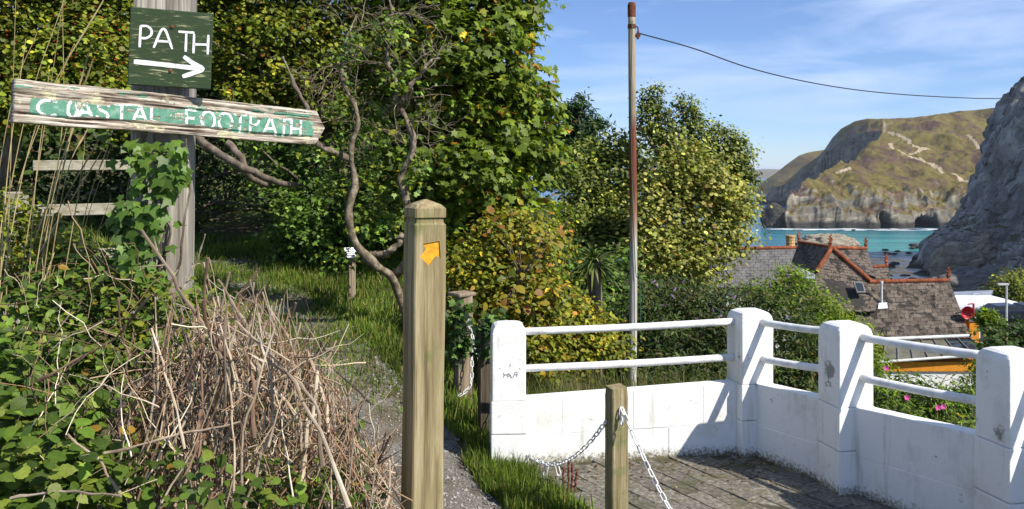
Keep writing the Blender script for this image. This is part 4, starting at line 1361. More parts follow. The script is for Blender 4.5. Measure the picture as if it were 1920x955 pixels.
    tree('large_leaved_sapling', 'sapling with big golden leaves standing in front of the yellowing shrub', 'sapling', lobG2, foot(980, 7.0),
         dict(ncl=20, m=5, cr=0.09, size=0.074, tmpl=T_BRAM, pal=[((0.28, 0.22, 0.02), 3), ((0.16, 0.20, 0.03), 3), ((0.30, 0.15, 0.03), 1)], shell=0.3, cjit=0.2), 0.012, U(975, 520, 7.0), seed=31, ind=99, nlimb=18)
    lobU = [lobe_px(*a) for a in [(1130, 560, 10.2, 70, 50), (1170, 520, 10.5, 40, 60), (1100, 620, 9.4, 90, 60), (1180, 620, 9.4, 50, 60), (1080, 500, 10.6, 50, 50), (1150, 690, 8.9, 70, 40)]]
    tree('understory_shrub', 'dark leafy undergrowth round the foot of the cabbage palm', 'shrub', lobU, foot(1140, 10.4),
         dict(ncl=620, m=10, cr=0.07, size=0.065, tmpl=T_OVATE, pal=G_DARK + G_IVY[:2], shell=0.45, cjit=0.3), 0.03, U(1140, 600, 10.3), seed=33, nlimb=14)
    # cordyline
    ct = thing('cabbage_palm', 'spiky cabbage palm with narrow strap leaves behind the yellowing shrub', 'palm', foot(1115, 8.3))
    cc = U(1113, 492, 8.3)
    b0 = foot(1115, 8.3)
    mb = MB(); mb.tube([b0 + [0, 0, -.1], (b0 + cc) / 2 + [.03, 0, 0], cc], [0.07, 0.06, 0.075], 10); mb.mk('trunk', M_BARK, ct)
    rs = np.random.default_rng(40)
    n = 150
    for k in range(n):
        th = rs.uniform(0, 2 * math.pi); el = math.asin(rs.uniform(-0.5, 1))
        d = np.array([math.cos(th) * math.cos(el), math.sin(th) * math.cos(el), math.sin(el)])
        L = rs.uniform(.24, .36)
        P = np.array([cc + d * L * s + np.array([0, 0, -0.16 * s * s * L / .4]) for s in np.linspace(0.05, 1, 6)])
        side = norm(np.cross(d, [0, 0, 1.0])) * 0.011
        wv = np.array([.7, 1, 1, .85, .55, .06])[:, None]
        V = np.vstack([P - side * wv, P + side * wv])
        c = pal_cols([((0.11, 0.16, 0.035), 3), ((0.18, 0.23, 0.06), 3), ((0.28, 0.28, 0.11), 1)], 1, .2, rs)[0]
        mk('leaf', V, np.array([(i, i + 1, 7 + i, 6 + i) for i in range(5)]), M_GRASS, ct, col=np.tile(c, (12, 1)))
    # pines beyond
    lobP = [lobe_px(*a) for a in [(1082, 210, 26, 26, 22), (1072, 250, 26, 40, 30), (1115, 235, 26, 20, 14), (1090, 290, 26, 50, 36), (1060, 320, 26, 40, 40), (1115, 300, 26, 22, 40), (1045, 215, 26, 12, 12)]]
    tree('pine_tree', 'dark blue green pine standing beyond the sycamore', 'tree', lobP, foot(1085, 26),
         dict(ncl=420, m=26, cr=0.13, size=0.20, tmpl=T_NARROW, pal=G_PINE, shell=0.5, up=0.7, cjit=0.3, droop=-0.6), 0.12, U(1085, 300, 26), seed=41, nlimb=20)
    # middle trees
    lobH = [lobe_px(*a) for a in [(1100, 300, 14.5, 45, 35), (1150, 275, 14.5, 36, 36), (1165, 330, 14.2, 40, 50), (1095, 360, 14.2, 55, 50), (1150, 400, 14, 50, 55), (1080, 420, 13.8, 50, 40), (1185, 300, 15, 30, 50), (1180, 440, 13.8, 40, 60), (1120, 450, 13.6, 60, 50)]]
    tree('whitebeam_tree', 'silvery green broad tree just left of the tall pole', 'tree', lobH, foot(1130, 14.6),
         dict(ncl=1300, m=11, cr=0.10, size=0.075, tmpl=T_OVATE, pal=G_MID, shell=0.55, cjit=0.28), 0.08, U(1135, 400, 14.4), seed=42, nlimb=22)
    lobI = [lobe_px(*a) for a in [(1222, 195, 14, 22, 26), (1215, 235, 14, 24, 26), (1245, 260, 14, 40, 34), (1288, 205, 14, 18, 22), (1292, 245, 14, 34, 34), (1330, 270, 14, 36, 34), (1365, 255, 14, 14, 16), (1372, 290, 14, 34, 34), (1390, 330, 14, 26, 34), (1340, 330, 14, 60, 50), (1260, 320, 14, 60, 50), (1405, 285, 14, 10, 10), (1400, 380, 14, 18, 16), (1360, 385, 13.8, 50, 40), (1212, 178, 14, 9, 16), (1232, 168, 14, 8, 10), (1205, 208, 14, 10, 14), (1248, 215, 14, 9, 12), (1275, 190, 14, 7, 14), (1300, 190, 14, 8, 10), (1312, 225, 14, 10, 12), (1345, 240, 14, 8, 10), (1388, 262, 14, 8, 10)]]
    tree('laurel_tree', 'upright glossy green tree in front of the sea right of the pole', 'tree', lobI, foot(1290, 14.2),
         dict(ncl=1500, m=11, cr=0.07, size=0.060, tmpl=T_OVATE, pal=G_MID, mat=M_GLOSS, shell=0.55, cjit=0.3), 0.07, U(1290, 380, 14.2), seed=43, nlimb=30)
    lobJ = [lobe_px(*a) for a in [(1290, 290, 12.6, 40, 26), (1250, 350, 12.5, 55, 50), (1320, 350, 12.4, 60, 55), (1375, 385, 12.5, 40, 40), (1270, 420, 12.3, 70, 60), (1350, 440, 12.3, 60, 50), (1215, 400, 12.4, 34, 70), (1290, 490, 12, 80, 50), (1225, 480, 12, 50, 60)]]
    tree('pale_leaved_tree', 'tree with pale yellowish wind turned leaves in front of the upright glossy tree', 'tree', lobJ, foot(1300, 12.6),
         dict(ncl=1150, m=12, cr=0.12, size=0.055, tmpl=T_ROUND, pal=G_PALE, shell=0.4, cjit=0.32), 0.05, U(1300, 450, 12.5), seed=44, nlimb=34)
    # shrubs right behind the white railing
    lobK = [lobe_px(*a) for a in [(1250, 570, 9.0, 70, 60), (1330, 580, 9.0, 70, 60), (1410, 585, 9.0, 60, 55), (1470, 590, 8.8, 60, 60), (1260, 650, 8.6, 70, 60), (1350, 640, 8.6, 80, 60), (1500, 650, 8.4, 60, 60), (1220, 710, 8.3, 60, 40), (1330, 710, 8.3, 80, 40), (1470, 700, 8.3, 70, 50), (1200, 600, 8.8, 36, 60), (1570, 690, 8.3, 50, 60)]]
    bt = tree('buddleia_bush', 'dark green buddleia with small purple flowers behind the corner of the white wall', 'bush', lobK, foot(1380, 9.0),
         dict(ncl=1300, m=11, cr=0.07, size=0.068, tmpl=T_NARROW, pal=G_DARK + [((0.085, 0.11, 0.03), 2), ((0.11, 0.10, 0.03), 1)], shell=0.5, cjit=0.32), 0.03, U(1380, 640, 8.9), seed=45, nlimb=34)
    mb = MB()
    mviol = noise_mat('buddleia_flower', [(0.3, (0.10, 0.06, 0.14)), (0.7, (0.22, 0.15, 0.27))], 90, bump=0.5)
    for k in range(30):
        a, b_ = rs.uniform(1220, 1560), rs.uniform(495, 690)
        c = U(a, b_, 8.3 + .3 * rs.random())
        d = norm(np.array([rs.uniform(-.6, .6), -.3, rs.uniform(-.5, 1)]))
        mb = MB()
        mb.tube([c, c + d * .015, c + d * .04, c + d * .06], [.006, .011, .007, .002], 7)
        mb.mk('flower', mviol, bt)
    lobL = [lobe_px(*a) for a in [(1440, 562, 10, 50, 36), (1490, 538, 10, 36, 36), (1540, 580, 10, 45, 36), (1590, 625, 10, 40, 36), (1625, 655, 9.8, 28, 26), (1530, 635, 9.8, 70, 45), (1475, 518, 10.2, 14, 18), (1580, 675, 9.6, 50, 40), (1648, 685, 9.8, 18, 18)]]
    tree('bright_green_bush', 'bright green upright bush in front of the slate roofed house', 'bush', lobL, foot(1540, 10.4),
         dict(ncl=1050, m=11, cr=0.065, size=0.062, tmpl=T_NARROW, pal=G_BRIGHT, shell=0.5, up=0.9, cjit=0.28, droop=-0.5), 0.03, U(1540, 620, 10.2), seed=46, nlimb=24)
    # garden bed beyond the right wall
    lobM = [lobe_px(*a) for a in [(1690, 729, 9.8, 50, 30), (1745, 759, 9.4, 50, 36), (1690, 784, 9.0, 50, 26), (1800, 754, 9.9, 30, 50), (1650, 754, 9.2, 30, 40), (1840, 714, 11, 30, 50)]]
    gt = tree('garden_shrub', 'leafy garden plants with pink flowers beyond the right hand wall', 'shrub', lobM, foot(1730, 9.8),
         dict(ncl=520, m=10, cr=0.07, size=0.075, tmpl=T_NARROW, pal=G_BRIGHT + G_DARK[:2], shell=0.4, cjit=0.28), 0.015, U(1730, 770, 9.7), seed=47, nlimb=20)
    mpink = noise_mat('pink_petal', [(0.3, (0.45, 0.05, 0.22)), (0.7, (0.62, 0.12, 0.36))], 60, bump=0.2)
    for px, py, D in ((1661, 690, 9.0), (1758, 764, 8.9), (1768, 762, 8.95), (1700, 745, 8.8)):
        c = U(px, py, D); mb = MB()
        for k in range(6):
            a = k * math.pi / 3
            d = np.array([math.cos(a), -0.4, math.sin(a)]); s_ = np.array([-math.sin(a), 0, math.cos(a)]) * .012
            mb.add([c, c + d * .022 - s_, c + d * .034, c + d * .022 + s_], [(0, 1, 2, 3)])
        mb.mk('flower', mpink, gt)
    lobN = [lobe_px(*a) for a in [(1892, 640, 28, 46, 30), (1872, 665, 27, 30, 36), (1935, 650, 28, 50, 44), (1868, 695, 26, 26, 24), (1910, 700, 26, 60, 40)]]
    tree('dark_bush', 'dark rounded bush beside the orange walled house at the right edge', 'bush', lobN, foot(1890, 28.5),
         dict(ncl=520, m=14, cr=0.16, size=0.15, tmpl=T_OVATE, pal=G_DARK, shell=0.5, cjit=0.3), 0.10, U(1890, 690, 28.4), seed=48, nlimb=12)
    lobO = [lobe_px(*a) for a in [(1890, 540, 125, 34, 24), (1920, 528, 128, 34, 24), (1868, 556, 125, 20, 14), (1940, 550, 125, 40, 30)]]
    tree('far_bush', 'green scrub bush below the cliff at the right edge', 'bush', lobO, foot(1900, 127),
         dict(ncl=420, m=12, cr=0.5, size=0.5, tmpl=T_OVATE, pal=G_HAW, shell=0.5, cjit=0.3), 0.2, U(1900, 565, 127), seed=49, nlimb=8)
    lobQ = [lobe_px(*a) for a in [(1850, 598, 32, 12, 14), (1862, 612, 32, 18, 12)]]
    tree('tall_grass_clump', 'light green feathery clump beside the orange wall end', 'plant', lobQ, foot(1845, 32),
         dict(ncl=120, m=14, cr=0.12, size=0.22, tmpl=T_NARROW, pal=G_BRIGHT, shell=0.3, cjit=0.25, droop=-1.0), 0.02, U(1845, 612, 32), seed=50, nlimb=6)

# ------------------------------------------------------------------ foreground growth
def make_ivy():
    rs = np.random.default_rng(60)
    D = 3.22
    t = thing('ivy', 'glossy ivy climbing the left side of the tall sign post', 'ivy', foot(300, D))
    mb = MB()
    for k in range(7):
        x = 262 + 11 * k
        pts = [U(x - 25 + rs.uniform(-10, 10), 560, 3.1), U(x + rs.uniform(-20, 20), 430, 3.06), U(x + rs.uniform(-25, 25), 330, 3.05), U(x + rs.uniform(-15, 15), 255, 3.06)]
        mb.tube(wobble(pts, 24, 0.02, 60 + k), np.linspace(.006, .0025, 24), 5)
    mb.mk('stems', M_BARK, t, kind='stuff')
    var = [new_mesh('leaf', T_IVY[0], T_IVY[1].copy(), M_GLOSS, col=np.tile(c, (len(T_IVY[0]), 1))) for c in pal_cols(G_IVY[:3], 8, .2, rs)]
    P, S = [], []
    for k in range(262):
        v = rs.random()
        py = 262 + 270 * v
        cx = 268 + 12 * math.sin(v * 7); w = 44 + 12 * math.sin(v * 4 + 1)
        px = cx + rs.uniform(-1, 1) * w + (16 if v < .35 else 0)
        P.append(U(px, py, 3.03 - 0.10 * rs.random())); S.append(rs.uniform(.030, .062))
    for px, py in ((275, 178), (318, 182), (268, 170), (330, 262), (326, 300), (325, 420), (318, 460), (205, 300), (200, 410), (190, 250)):
        P.append(U(px, py, 3.06)); S.append(.05)
    P = np.array(P)
    N = norm(np.array([0.25, -1, 0.45]) + 0.45 * rs.standard_normal((len(P), 3)))
    _, _, R = leaves_np(P, N, np.ones(len(P)), T_IVY, 0.9, rs=rs)
    for k in range(len(P)): inst('leaf', var[k % 8], P[k], R[k], S[k], t)
    # ivy on the chain post
    t2 = thing('ivy', 'dark ivy sprig wrapped round the top of the chain post', 'ivy', U(868, 640, 6.45))
    lob = [lobe_px(870, 595, 6.42, 22, 34, .06), lobe_px(862, 640, 6.45, 20, 30, .06), lobe_px(930, 612, 5.75, 22, 22, .05), lobe_px(905, 640, 5.85, 14, 40, .05)]
    foliage('leaves', lob, 110, 4, .03, .05, T_IVY, G_IVY[:1] + [((.025, .055, .014), 3)], t2, M_GLOSS, seed=61)

def make_brambles():
    # leafy bramble bank at the lower left
    rs = np.random.default_rng(70)
    var_g = None
    def bramble(label, lobes, ncl, m, size, base, ind, seed, tm=T_BRAM, pal=G_BRAM):
        t = thing('bramble', label, 'bramble', base, 'brambles on the left bank')
        o, K = foliage('foliage', lobes, ncl, m, 0.045, size, tm, pal, t, M_LEAF, shell=0.45, up=0.8, seed=seed, n_ind=ind, cjit=.2)
        mb = MB(); limbs(mb, np.array(base), [K[i] for i in rs.choice(len(K), 16)], 0.006, seed, n=10, sides=5)
        mb.mk('stems', M_BARK, t, kind='stuff')
    bramble('large leaved bramble filling the lower left corner', [lobe_px(*a) for a in [(60, 880, 2.35, 110, 110), (180, 900, 2.4, 90, 70), (20, 760, 2.5, 90, 70), (150, 790, 2.55, 80, 50), (230, 850, 2.6, 60, 60), (80, 980, 2.3, 160, 70)]], 210, 5, 0.044, U(90, 1150, 2.5), 150, 71)
    bramble('dense bramble leaves on the bank below the dry grass', [lobe_px(*a) for a in [(40, 600, 2.9, 80, 80), (120, 580, 3.0, 70, 70), (90, 680, 2.8, 90, 60), (180, 640, 3.0, 60, 60), (200, 540, 3.1, 50, 50), (20, 690, 2.7, 60, 70)]], 300, 6, 0.034, U(90, 900, 3.0), 140, 72, T_OVATE)
    bramble('mixed small weeds between the dry grass and the gate', [lobe_px(*a) for a in [(40, 430, 3.6, 70, 60), (100, 480, 3.5, 60, 50), (20, 520, 3.4, 60, 50), (160, 500, 3.5, 40, 40)]], 420, 7, 0.028, U(80, 800, 3.6), 0, 73, T_OVATE, G_HAW)
    bramble('sparse green shoots low in front of the dead stems', [lobe_px(*a) for a in [(330, 880, 2.35, 90, 40), (560, 900, 2.5, 120, 50), (680, 930, 2.7, 60, 40), (420, 950, 2.3, 120, 40), (650, 840, 2.9, 40, 40)]], 90, 4, 0.034, U(450, 1200, 2.6), 60, 74)
    bramble('weedy green growth round the foot of the tall sign post', [lobe_px(*a) for a in [(250, 560, 3.0, 60, 60), (330, 590, 2.95, 60, 55), (300, 660, 2.9, 70, 50), (380, 610, 3.05, 30, 40), (240, 640, 2.9, 50, 50)]], 230, 6, 0.032, U(300, 900, 3.0), 60, 75, T_OVATE, G_BRAM + G_HAW[:2])
    # fern
    ft = thing('fern', 'small green fern leaning over the shaded bank left of the post', 'fern', U(215, 520, 3.3))
    for k in range(11):
        b0 = U(225, 520, 3.35) + rs.normal(0, .03, 3)
        th = rs.uniform(math.pi * 0.75, math.pi * 1.75)
        L = rs.uniform(.2, .34)
        d = np.array([math.cos(th), math.sin(th), 0])
        mbv, mbf = [], []
        pts = [b0 + d * L * s + np.array([0, 0, .22 * s - .26 * s * s]) for s in np.linspace(0, 1, 22)]
        side = np.cross(d, [0, 0, 1.0])
        for i in range(2, 21):
            ln = .085 * math.sin(math.pi * (i / 22) ** .7) + .006
            for sg in (-1, 1):
                p = pts[i]; tip = p + side * sg * ln + d * ln * .45 + np.array([0, 0, -.01])
                n0 = len(mbv)
                mbv += [p, p + (tip - p) * .45 + d * .010, tip, p + (tip - p) * .45 - d * .008]
                mbf.append((n0, n0 + 1, n0 + 2, n0 + 3))
        c = pal_cols(G_BRAM[1:2] + G_BRIGHT[:1], 1, .15, rs)[0]
        mk('frond', np.array(mbv), np.array(mbf), M_LEAF, ft, col=np.tile(c, (len(mbv), 1)))

def blade_mesh(P0, dirs, L, w, bend, n=5):
    """many thin curved blades; P0 (N,3) feet, dirs (N,3) lean"""
    N = len(P0)
    s = np.linspace(0, 1, n)
    up = np.array([0, 0, 1.0])
    base = P0[:, None, :] + (up[None, None] * (s - bend[:, None] * s ** 2 * .5)[:, :, None] + dirs[:, None, :] * (s[None] * .35 + bend[:, None] * s[None] ** 2)[:, :, None]) * L[:, None, None]
    side = norm(np.cross(dirs, up) + 1e-4)
    a = rng.uniform(0, 2 * math.pi, N)
    side = side * np.cos(a)[:, None] + norm(dirs * [1, 1, 0] + 1e-4) * np.sin(a)[:, None]
    wv = (1 - s ** 1.6) * 0.95 + 0.05
    A = base - side[:, None] * (w[:, None] * wv[None])[:, :, None]
    B = base + side[:, None] * (w[:, None] * wv[None])[:, :, None]
    V = np.concatenate([A, B], 1)
    f = np.array([(i, i + 1, n + i + 1, n + i) for i in range(n - 1)])
    Fx = (f[None] + (np.arange(N) * 2 * n)[:, None, None]).reshape(-1, 4)
    return V.reshape(-1, 3), Fx, 2 * n

def make_grass():
    rs = np.random.default_rng(80)
    def patch(name, label, X, Y, L0, L1, w, pal, lean=.5, cat='grass'):
        N = len(X)
        P = stack(X, Y, terr(X, Y) - 0.01)
        d = norm(stack(rs.standard_normal(N), rs.standard_normal(N), 0 * X)) * rs.uniform(.1, 1, (N, 1)) * lean
        L = rs.uniform(L0, L1, N)
        V, Fx, k = blade_mesh(P, d, L, w * rs.uniform(.6, 1.3, N), rs.uniform(.1, .9, N))
        patchy = np.exp(.35 * fbm(stack(X * 2.2, Y * 2.2, 0 * X), 3, 12) * 2)
        col = np.repeat(pal_cols(pal, N, .2, rs, patchy), k, 0)
        o = mk(name, V, Fx, M_GRASS, None, col=col, kind='stuff')
        tag(o, label, cat, kind='stuff')
    def rej(n, f, x0, x1, y0, y1):
        X = rs.uniform(x0, x1, n); Y = y0 + (y1 - y0) * rs.random(n) ** 1.25
        k = f(X, Y)
        return X[k], Y[k]
    # verge between path and patio
    def verge(x, y):
        pe = path_x(y) + 0.40 + 0.08 * fbm(stack(x * 3, y * 3, 0 * x), 2, 4)
        le = 0.10 - (y - 5.45) * 0.49 + 0.05 * fbm(stack(x * 5, y * 5, 0 * x + 2), 2, 4)
        return (x > pe) & (x < np.where(y < 5.5, le, 0.1)) & (rs.random(len(x)) < np.clip(.35 + 1.3 * fbm(stack(x * 4, y * 4, 0 * x), 3, 6), .08, 1))
    X, Y = rej(26000, verge, -1.2, 1.6, 2.8, 7.4)
    patch('grass', 'short green grass on the verge between the path and the patio', X, Y, .025, .085, .0028, G_GRASS)
    # taller tuft against the wall end
    X = rs.normal(-0.06, .13, 2200); Y = rs.normal(5.32, .26, 2200)
    k = (X > path_x(Y) + .42) & (X < 0.12 - (Y - 5.45) * .49)
    patch('grass_tuft', 'taller grass tuft growing against the left end of the white wall', X[k], Y[k], .08, .20, .0026, G_GRASS[:3])
    # grass on the far, left side of the path and along it
    def back(x, y):
        pc = path_x(y)
        d = np.abs(x - pc)
        return (d > .36 + .12 * fbm(stack(x * 3, y * 3, 0 * x), 2, 5)) & (d < 1.9)
    Y = 4.6 + 6.6 * rs.random(56000) ** 1.15
    sg = np.where(rs.random(56000) < .6, 1, -1)
    X = path_x(Y) + sg * (.34 + 1.5 * rs.random(56000) ** 1.3)
    k = back(X, Y) & (X < np.where(Y < 5.6, .04 - (Y - 5.45) * .49, -.12)); X, Y = X[k], Y[k]
    patch('meadow_grass', 'rough sunlit grass either side of the path behind the dead stems', X, Y, .05, .17, .0050, G_GRASS + [((.18, .19, .05), 2)])
    def mid(x, y):
        pc = path_x(y); return (np.abs(x - pc) < .47) & (rs.random(len(x)) < np.clip(.75 + 1.2 * fbm(stack(x * 3, y * 3, 0 * x), 2, 8), .1, 1) * sstep(5.7, 7.0, y))
    Y = 5.6 + 5.5 * rs.random(26000) ** 1.2; X = path_x(Y) + rs.uniform(-.46, .46, 26000)
    k = mid(X, Y); X, Y = X[k], Y[k]
    patch('path_grass', 'thin grass growing through the upper path', X, Y, .04, .11, .0050, G_GRASS)
    # long grass behind the white wall
    X = rs.uniform(0.0, 1.7, 3600); Y = 5.85 + rs.random(3600) * .9
    patch('long_grass', 'long pale grass standing behind the white wall', X, Y, .16, .55, .0032, [((.17, .18, .05), 3), ((.10, .14, .03), 3), ((.26, .22, .10), 2)], .5)
    # weeds at the wall foot and patio
    X = rs.uniform(.35, 1.45, 260); Y = 5.50 + .14 * X + rs.normal(0, .012, 260) - .06
    patch('weeds', 'small weeds in the joint at the foot of the white wall', X, Y, .012, .04, .002, G_GRASS)
    a = np.clip(rs.choice([.05, .12, .3, .42, .47, .62, .66, .85], 170) + rs.normal(0, .018, 170), 0, 1)
    X = P2[0] + (P4 - P2)[0] * a - .075 + rs.normal(0, .012, 170); Y = P2[1] + (P4 - P2)[1] * a - .06 + rs.normal(0, .012, 170)
    patch('wall_weeds', 'dark moss and weeds along the foot of the right hand wall', X, Y, .01, .035, .002, G_DARK)
    # low leafy weeds on the verge
    n = 900
    X = rs.uniform(-.5, .75, n); Y = rs.uniform(4.2, 5.6, n); k = verge(X, Y); X, Y = X[k], Y[k]
    P = stack(X, Y, terr(X, Y) + .02); N = norm(np.array([0, -.2, 1]) + .35 * rs.standard_normal((len(X), 3)))
    V, Fx, _ = leaves_np(P, N, rs.uniform(.02, .045, len(X)), T_OVATE, 0, rs=rs)
    o = mk('clover', V, Fx, M_LEAF, None, col=np.repeat(pal_cols(G_BRAM, len(X), .2, rs), 6, 0))
    tag(o, 'low leafy weeds among the verge grass', 'weeds', kind='stuff')
    # fallen leaves and grit on the patio
    n = 420
    a = rs.random(n); X = .15 + 1.5 * a + rs.normal(0, .05, n); Y = 5.38 + .14 * a * 1.5 - np.abs(rs.normal(0, .30, n))
    k = np.array([in_poly((x_, y_), PATIO) for x_, y_ in zip(X, Y)]); X, Y = X[k], Y[k]
    P = stack(X, Y, 0 * X + .006); N = norm(np.array([0, 0, 1.0]) + .3 * rs.standard_normal((len(X), 3)))
    V, Fx, _ = leaves_np(P, N, rs.uniform(.008, .026, len(X)), T_OVATE, 0, rs=rs)
    o = mk('fallen_leaves', V, Fx, M_LEAF, None, col=np.repeat(pal_cols([((.16, .09, .04), 3), ((.28, .20, .09), 2), ((.08, .05, .03), 3)], len(X), .2, rs), 6, 0))
    tag(o, 'dry brown fallen leaves scattered on the patio paving', 'leaves', kind='stuff')
    # dock stalks
    dk = thing('dock_plant', 'dark red dried dock stalks at the edge of the patio under the chain', 'dock', U(1066, 925, 4.98))
    md = noise_mat('dock_seed', [(.3, (.10, .03, .02)), (.7, (.22, .08, .05))], 60)
    for px, h in ((1055, 50), (1065, 62), (1072, 55), (1078, 40)):
        b0 = U(px, 925, 4.98); tp = U(px + 2, 925 - h, 4.96)
        P = wobble([b0, (b0 + tp) / 2, tp], 16, .008, px)
        mb = MB(); mb.tube(P, .0055 * (1 + .5 * np.abs(np.sin(np.arange(16) * 1.9))), 6); mb.mk('stalk', md, dk)

def make_dry_grass():
    rs = np.random.default_rng(90)
    t = thing('dry_grass', 'tall straw coloured dry grass stalks leaning at the left edge', 'grass', U(40, 700, 2.75))
    ms = noise_mat('straw', [(.3, (.30, .22, .10)), (.6, (.50, .40, .21)), (.8, (.62, .54, .34))], 12, bump=.1, vary=(.7, 1.2))
    spec = [((-10, 520), (40, 250), (120, 0)), ((0, 560), (60, 260), (205, -20)), ((20, 620), (80, 260), (120, -10)), ((60, 560), (90, 380), (175, 70)), ((30, 600), (20, 300), (30, -20)),
            ((90, 540), (120, 350), (165, 240)), ((-20, 420), (20, 200), (70, 60)), ((70, 420), (130, 250), (175, 110)), ((40, 640), (110, 300), (118, 0)), ((130, 520), (160, 400), (205, 268)), ((110, 560), (150, 340), (160, 245))]
    for k in range(28):
        if k < len(spec): a, b, c = spec[k]; a = (a[0] - 25, a[1] + 170)
        else:
            x0 = rs.uniform(-30, 130); y0 = rs.uniform(660, 800); dx = rs.uniform(20, 170); h = rs.uniform(260, 620)
            a = (x0, y0); b = (x0 + dx * .35, y0 - h * .55); c = (x0 + dx, y0 - h)
        D = rs.uniform(3.0, 3.4)
        P = spline([U(*a, D), U(*b, D), U(*c, D + rs.uniform(-.1, .1))], 18)
        mb = MB()
        r = np.linspace(.0021, .0009, 18)
        if k % 2: r[13:] = [.0022, .0032, .003, .0022, .001]
        mb.tube(P, r, 5); mb.mk('stalk', ms, t)

def make_brush():
    """heap of cut dead stems"""
    rs = np.random.default_rng(95)
    t = thing('brush_heap', 'heap of cut dead brown stems and twigs in the left foreground', 'brush', (-0.95, 2.9, gz(-.95, 2.9)))
    temps = []
    for k in range(12):
        n = 14
        P = wobble([(0, 0, 0), (rs.normal(0, .05), rs.normal(0, .05), .5), (rs.normal(0, .08), rs.normal(0, .08), 1)], n, .016, 200 + k)
        r = np.linspace(.0085, .0050, n) * (1 + .18 * rs.standard_normal(n))
        mb = MB(); mb.tube(P, r, 7)
        for j in range(3):                                   # stub side shoots
            i = rs.integers(4, n - 2); d = norm(np.array([rs.normal(), rs.normal(), .8]))
            mb.tube([P[i], P[i] + d * rs.uniform(.03, .14)], [.0045, .0022], 5)
        temps.append(new_mesh('stem', mb.V, mb.F, M_TWIGRED if k % 3 == 0 else M_TWIG))
    def place(a, b, th=1.0):
        d = b - a; L = np.linalg.norm(d); z = d / L
        x = norm(np.cross(z, [.3, 1, .2])); y = np.cross(z, x)
        R = np.stack([x * th, y * th, z * L], 1)
        inst('stem', temps[rs.integers(12)], a, R, 1, t)
    for a, b, D, th in [((440, 720), (285, 425), 2.5, 1.15), ((448, 705), (352, 490), 2.45, 1.1), ((605, 875), (495, 680), 2.35, 1.2), ((70, 715), (300, 570), 2.4, .8), ((640, 950), (727, 876), 2.5, 1.1),
                        ((225, 925), (130, 815), 2.3, .8), ((195, 850), (460, 808), 2.3, .7), ((20, 935), (230, 915), 2.2, .7), ((540, 940), (570, 660), 2.6, 1.5), ((560, 955), (590, 780), 2.45, 1.4), ((475, 780), (545, 640), 2.6, 1.2),
                        ((290, 830), (300, 640), 2.5, .8), ((420, 830), (500, 650), 2.45, 1.0), ((285, 730), (200, 560), 2.55, .7), ((455, 620), (458, 505), 2.9, .8), ((445, 635), (425, 555), 2.8, 1.5), ((520, 690), (540, 610), 2.7, 1.3), ((330, 560), (375, 435), 2.9, .7), ((470, 880), (455, 600), 2.6, .9)]:
        place(U(*a, D), U(*b, D + rs.uniform(-.12, .1)), th * 0.68)
    def outline(px): return np.interp(px, [220, 270, 340, 400, 450, 520, 580, 640, 700, 740], [700, 620, 545, 520, 505, 545, 600, 690, 790, 900])
    for k in range(205):
        px = rs.uniform(250, 715); D = rs.uniform(2.35, 3.2)
        py = outline(px) + abs(rs.normal(0, 1)) * 95 + (0 if k % 5 else -15)
        tip = U(px, py, D)
        lean = rs.normal(0.10 * (480 - px) / 200, .30); L = rs.uniform(.30, .95)
        d = norm(np.array([math.sin(lean), rs.normal(0, .22), -math.cos(lean)]))
        b0 = tip + d * L
        g0 = gz(b0[0], b0[1])
        if b0[2] < g0: b0 = tip + d * L * max(.25, (tip[2] - g0) / (tip[2] - b0[2]))
        place(b0, tip, rs.uniform(.28, .68) * (1.3 if k % 5 == 0 else .8))
    # fine tangle of thinner twigs and dead grass, lying every way between the stems
    V, Fc, C, n0 = [], [], [], 0
    pal = [((.52, .42, .29), 3), ((.36, .25, .16), 3), ((.22, .125, .075), 3), ((.13, .08, .05), 2), ((.62, .54, .40), 1.2)]
    for k in range(1150):
        px = rs.uniform(235, 720); D = rs.uniform(2.4, 3.2)
        py = rs.uniform(outline(px) + 70, 1000)
        c = U(px, py, D)
        if c[2] < gz(c[0], c[1]) + .02: continue
        d = norm(np.array([rs.normal(0, .55), rs.normal(0, .4), rs.normal(.75, .5)]))
        L = rs.uniform(.10, .46)
        P = wobble([c - d * L / 2, c + rs.normal(0, .022, 3), c + d * L / 2], 8, .012, int(rs.integers(9999)))
        v, f = tube(P, np.linspace(rs.uniform(.0011, .0032), .0008, 8), 4, False)
        V.append(v); Fc.append(np.array(f) + n0); n0 += len(v)
        C.append(np.tile(pal_cols(pal, 1, .2, rs)[0], (len(v), 1)))
    for k in range(75):                                  # dead stalks straggling through the bramble bank
        c = U(rs.uniform(0, 260), rs.uniform(480, 930), rs.uniform(2.3, 3.0))
        d = norm(np.array([rs.normal(0, .7), rs.normal(0, .4), rs.normal(.3, .6)])); L = rs.uniform(.10, .42)
        P = wobble([c - d * L / 2, c + rs.normal(0, .022, 3), c + d * L / 2], 8, .012, int(rs.integers(9999)))
        v, f = tube(P, np.linspace(rs.uniform(.0011, .0026), .0008, 8), 4, False)
        V.append(v); Fc.append(np.array(f) + n0); n0 += len(v)
        C.append(np.tile(pal_cols(pal, 1, .2, rs)[0], (len(v), 1)))
    mt_, nt_, lt_, bt_ = base_mat('mixed_dead_twig', .85, .2)
    at_ = nt_.new('ShaderNodeAttribute'); at_.attribute_name = 'Col'; lt_.new(at_.outputs['Color'], bt_.inputs['Base Color'])
    mk('twigs', np.vstack(V), np.vstack(Fc), mt_, t, kind='stuff', col=np.vstack(C))
    # curled dead leaves and green shoots caught in the heap
    n = 260
    px = rs.uniform(250, 700, n); P = np.array([U(a, rs.uniform(outline(a) + 90, 960), rs.uniform(2.4, 3.1)) for a in px])
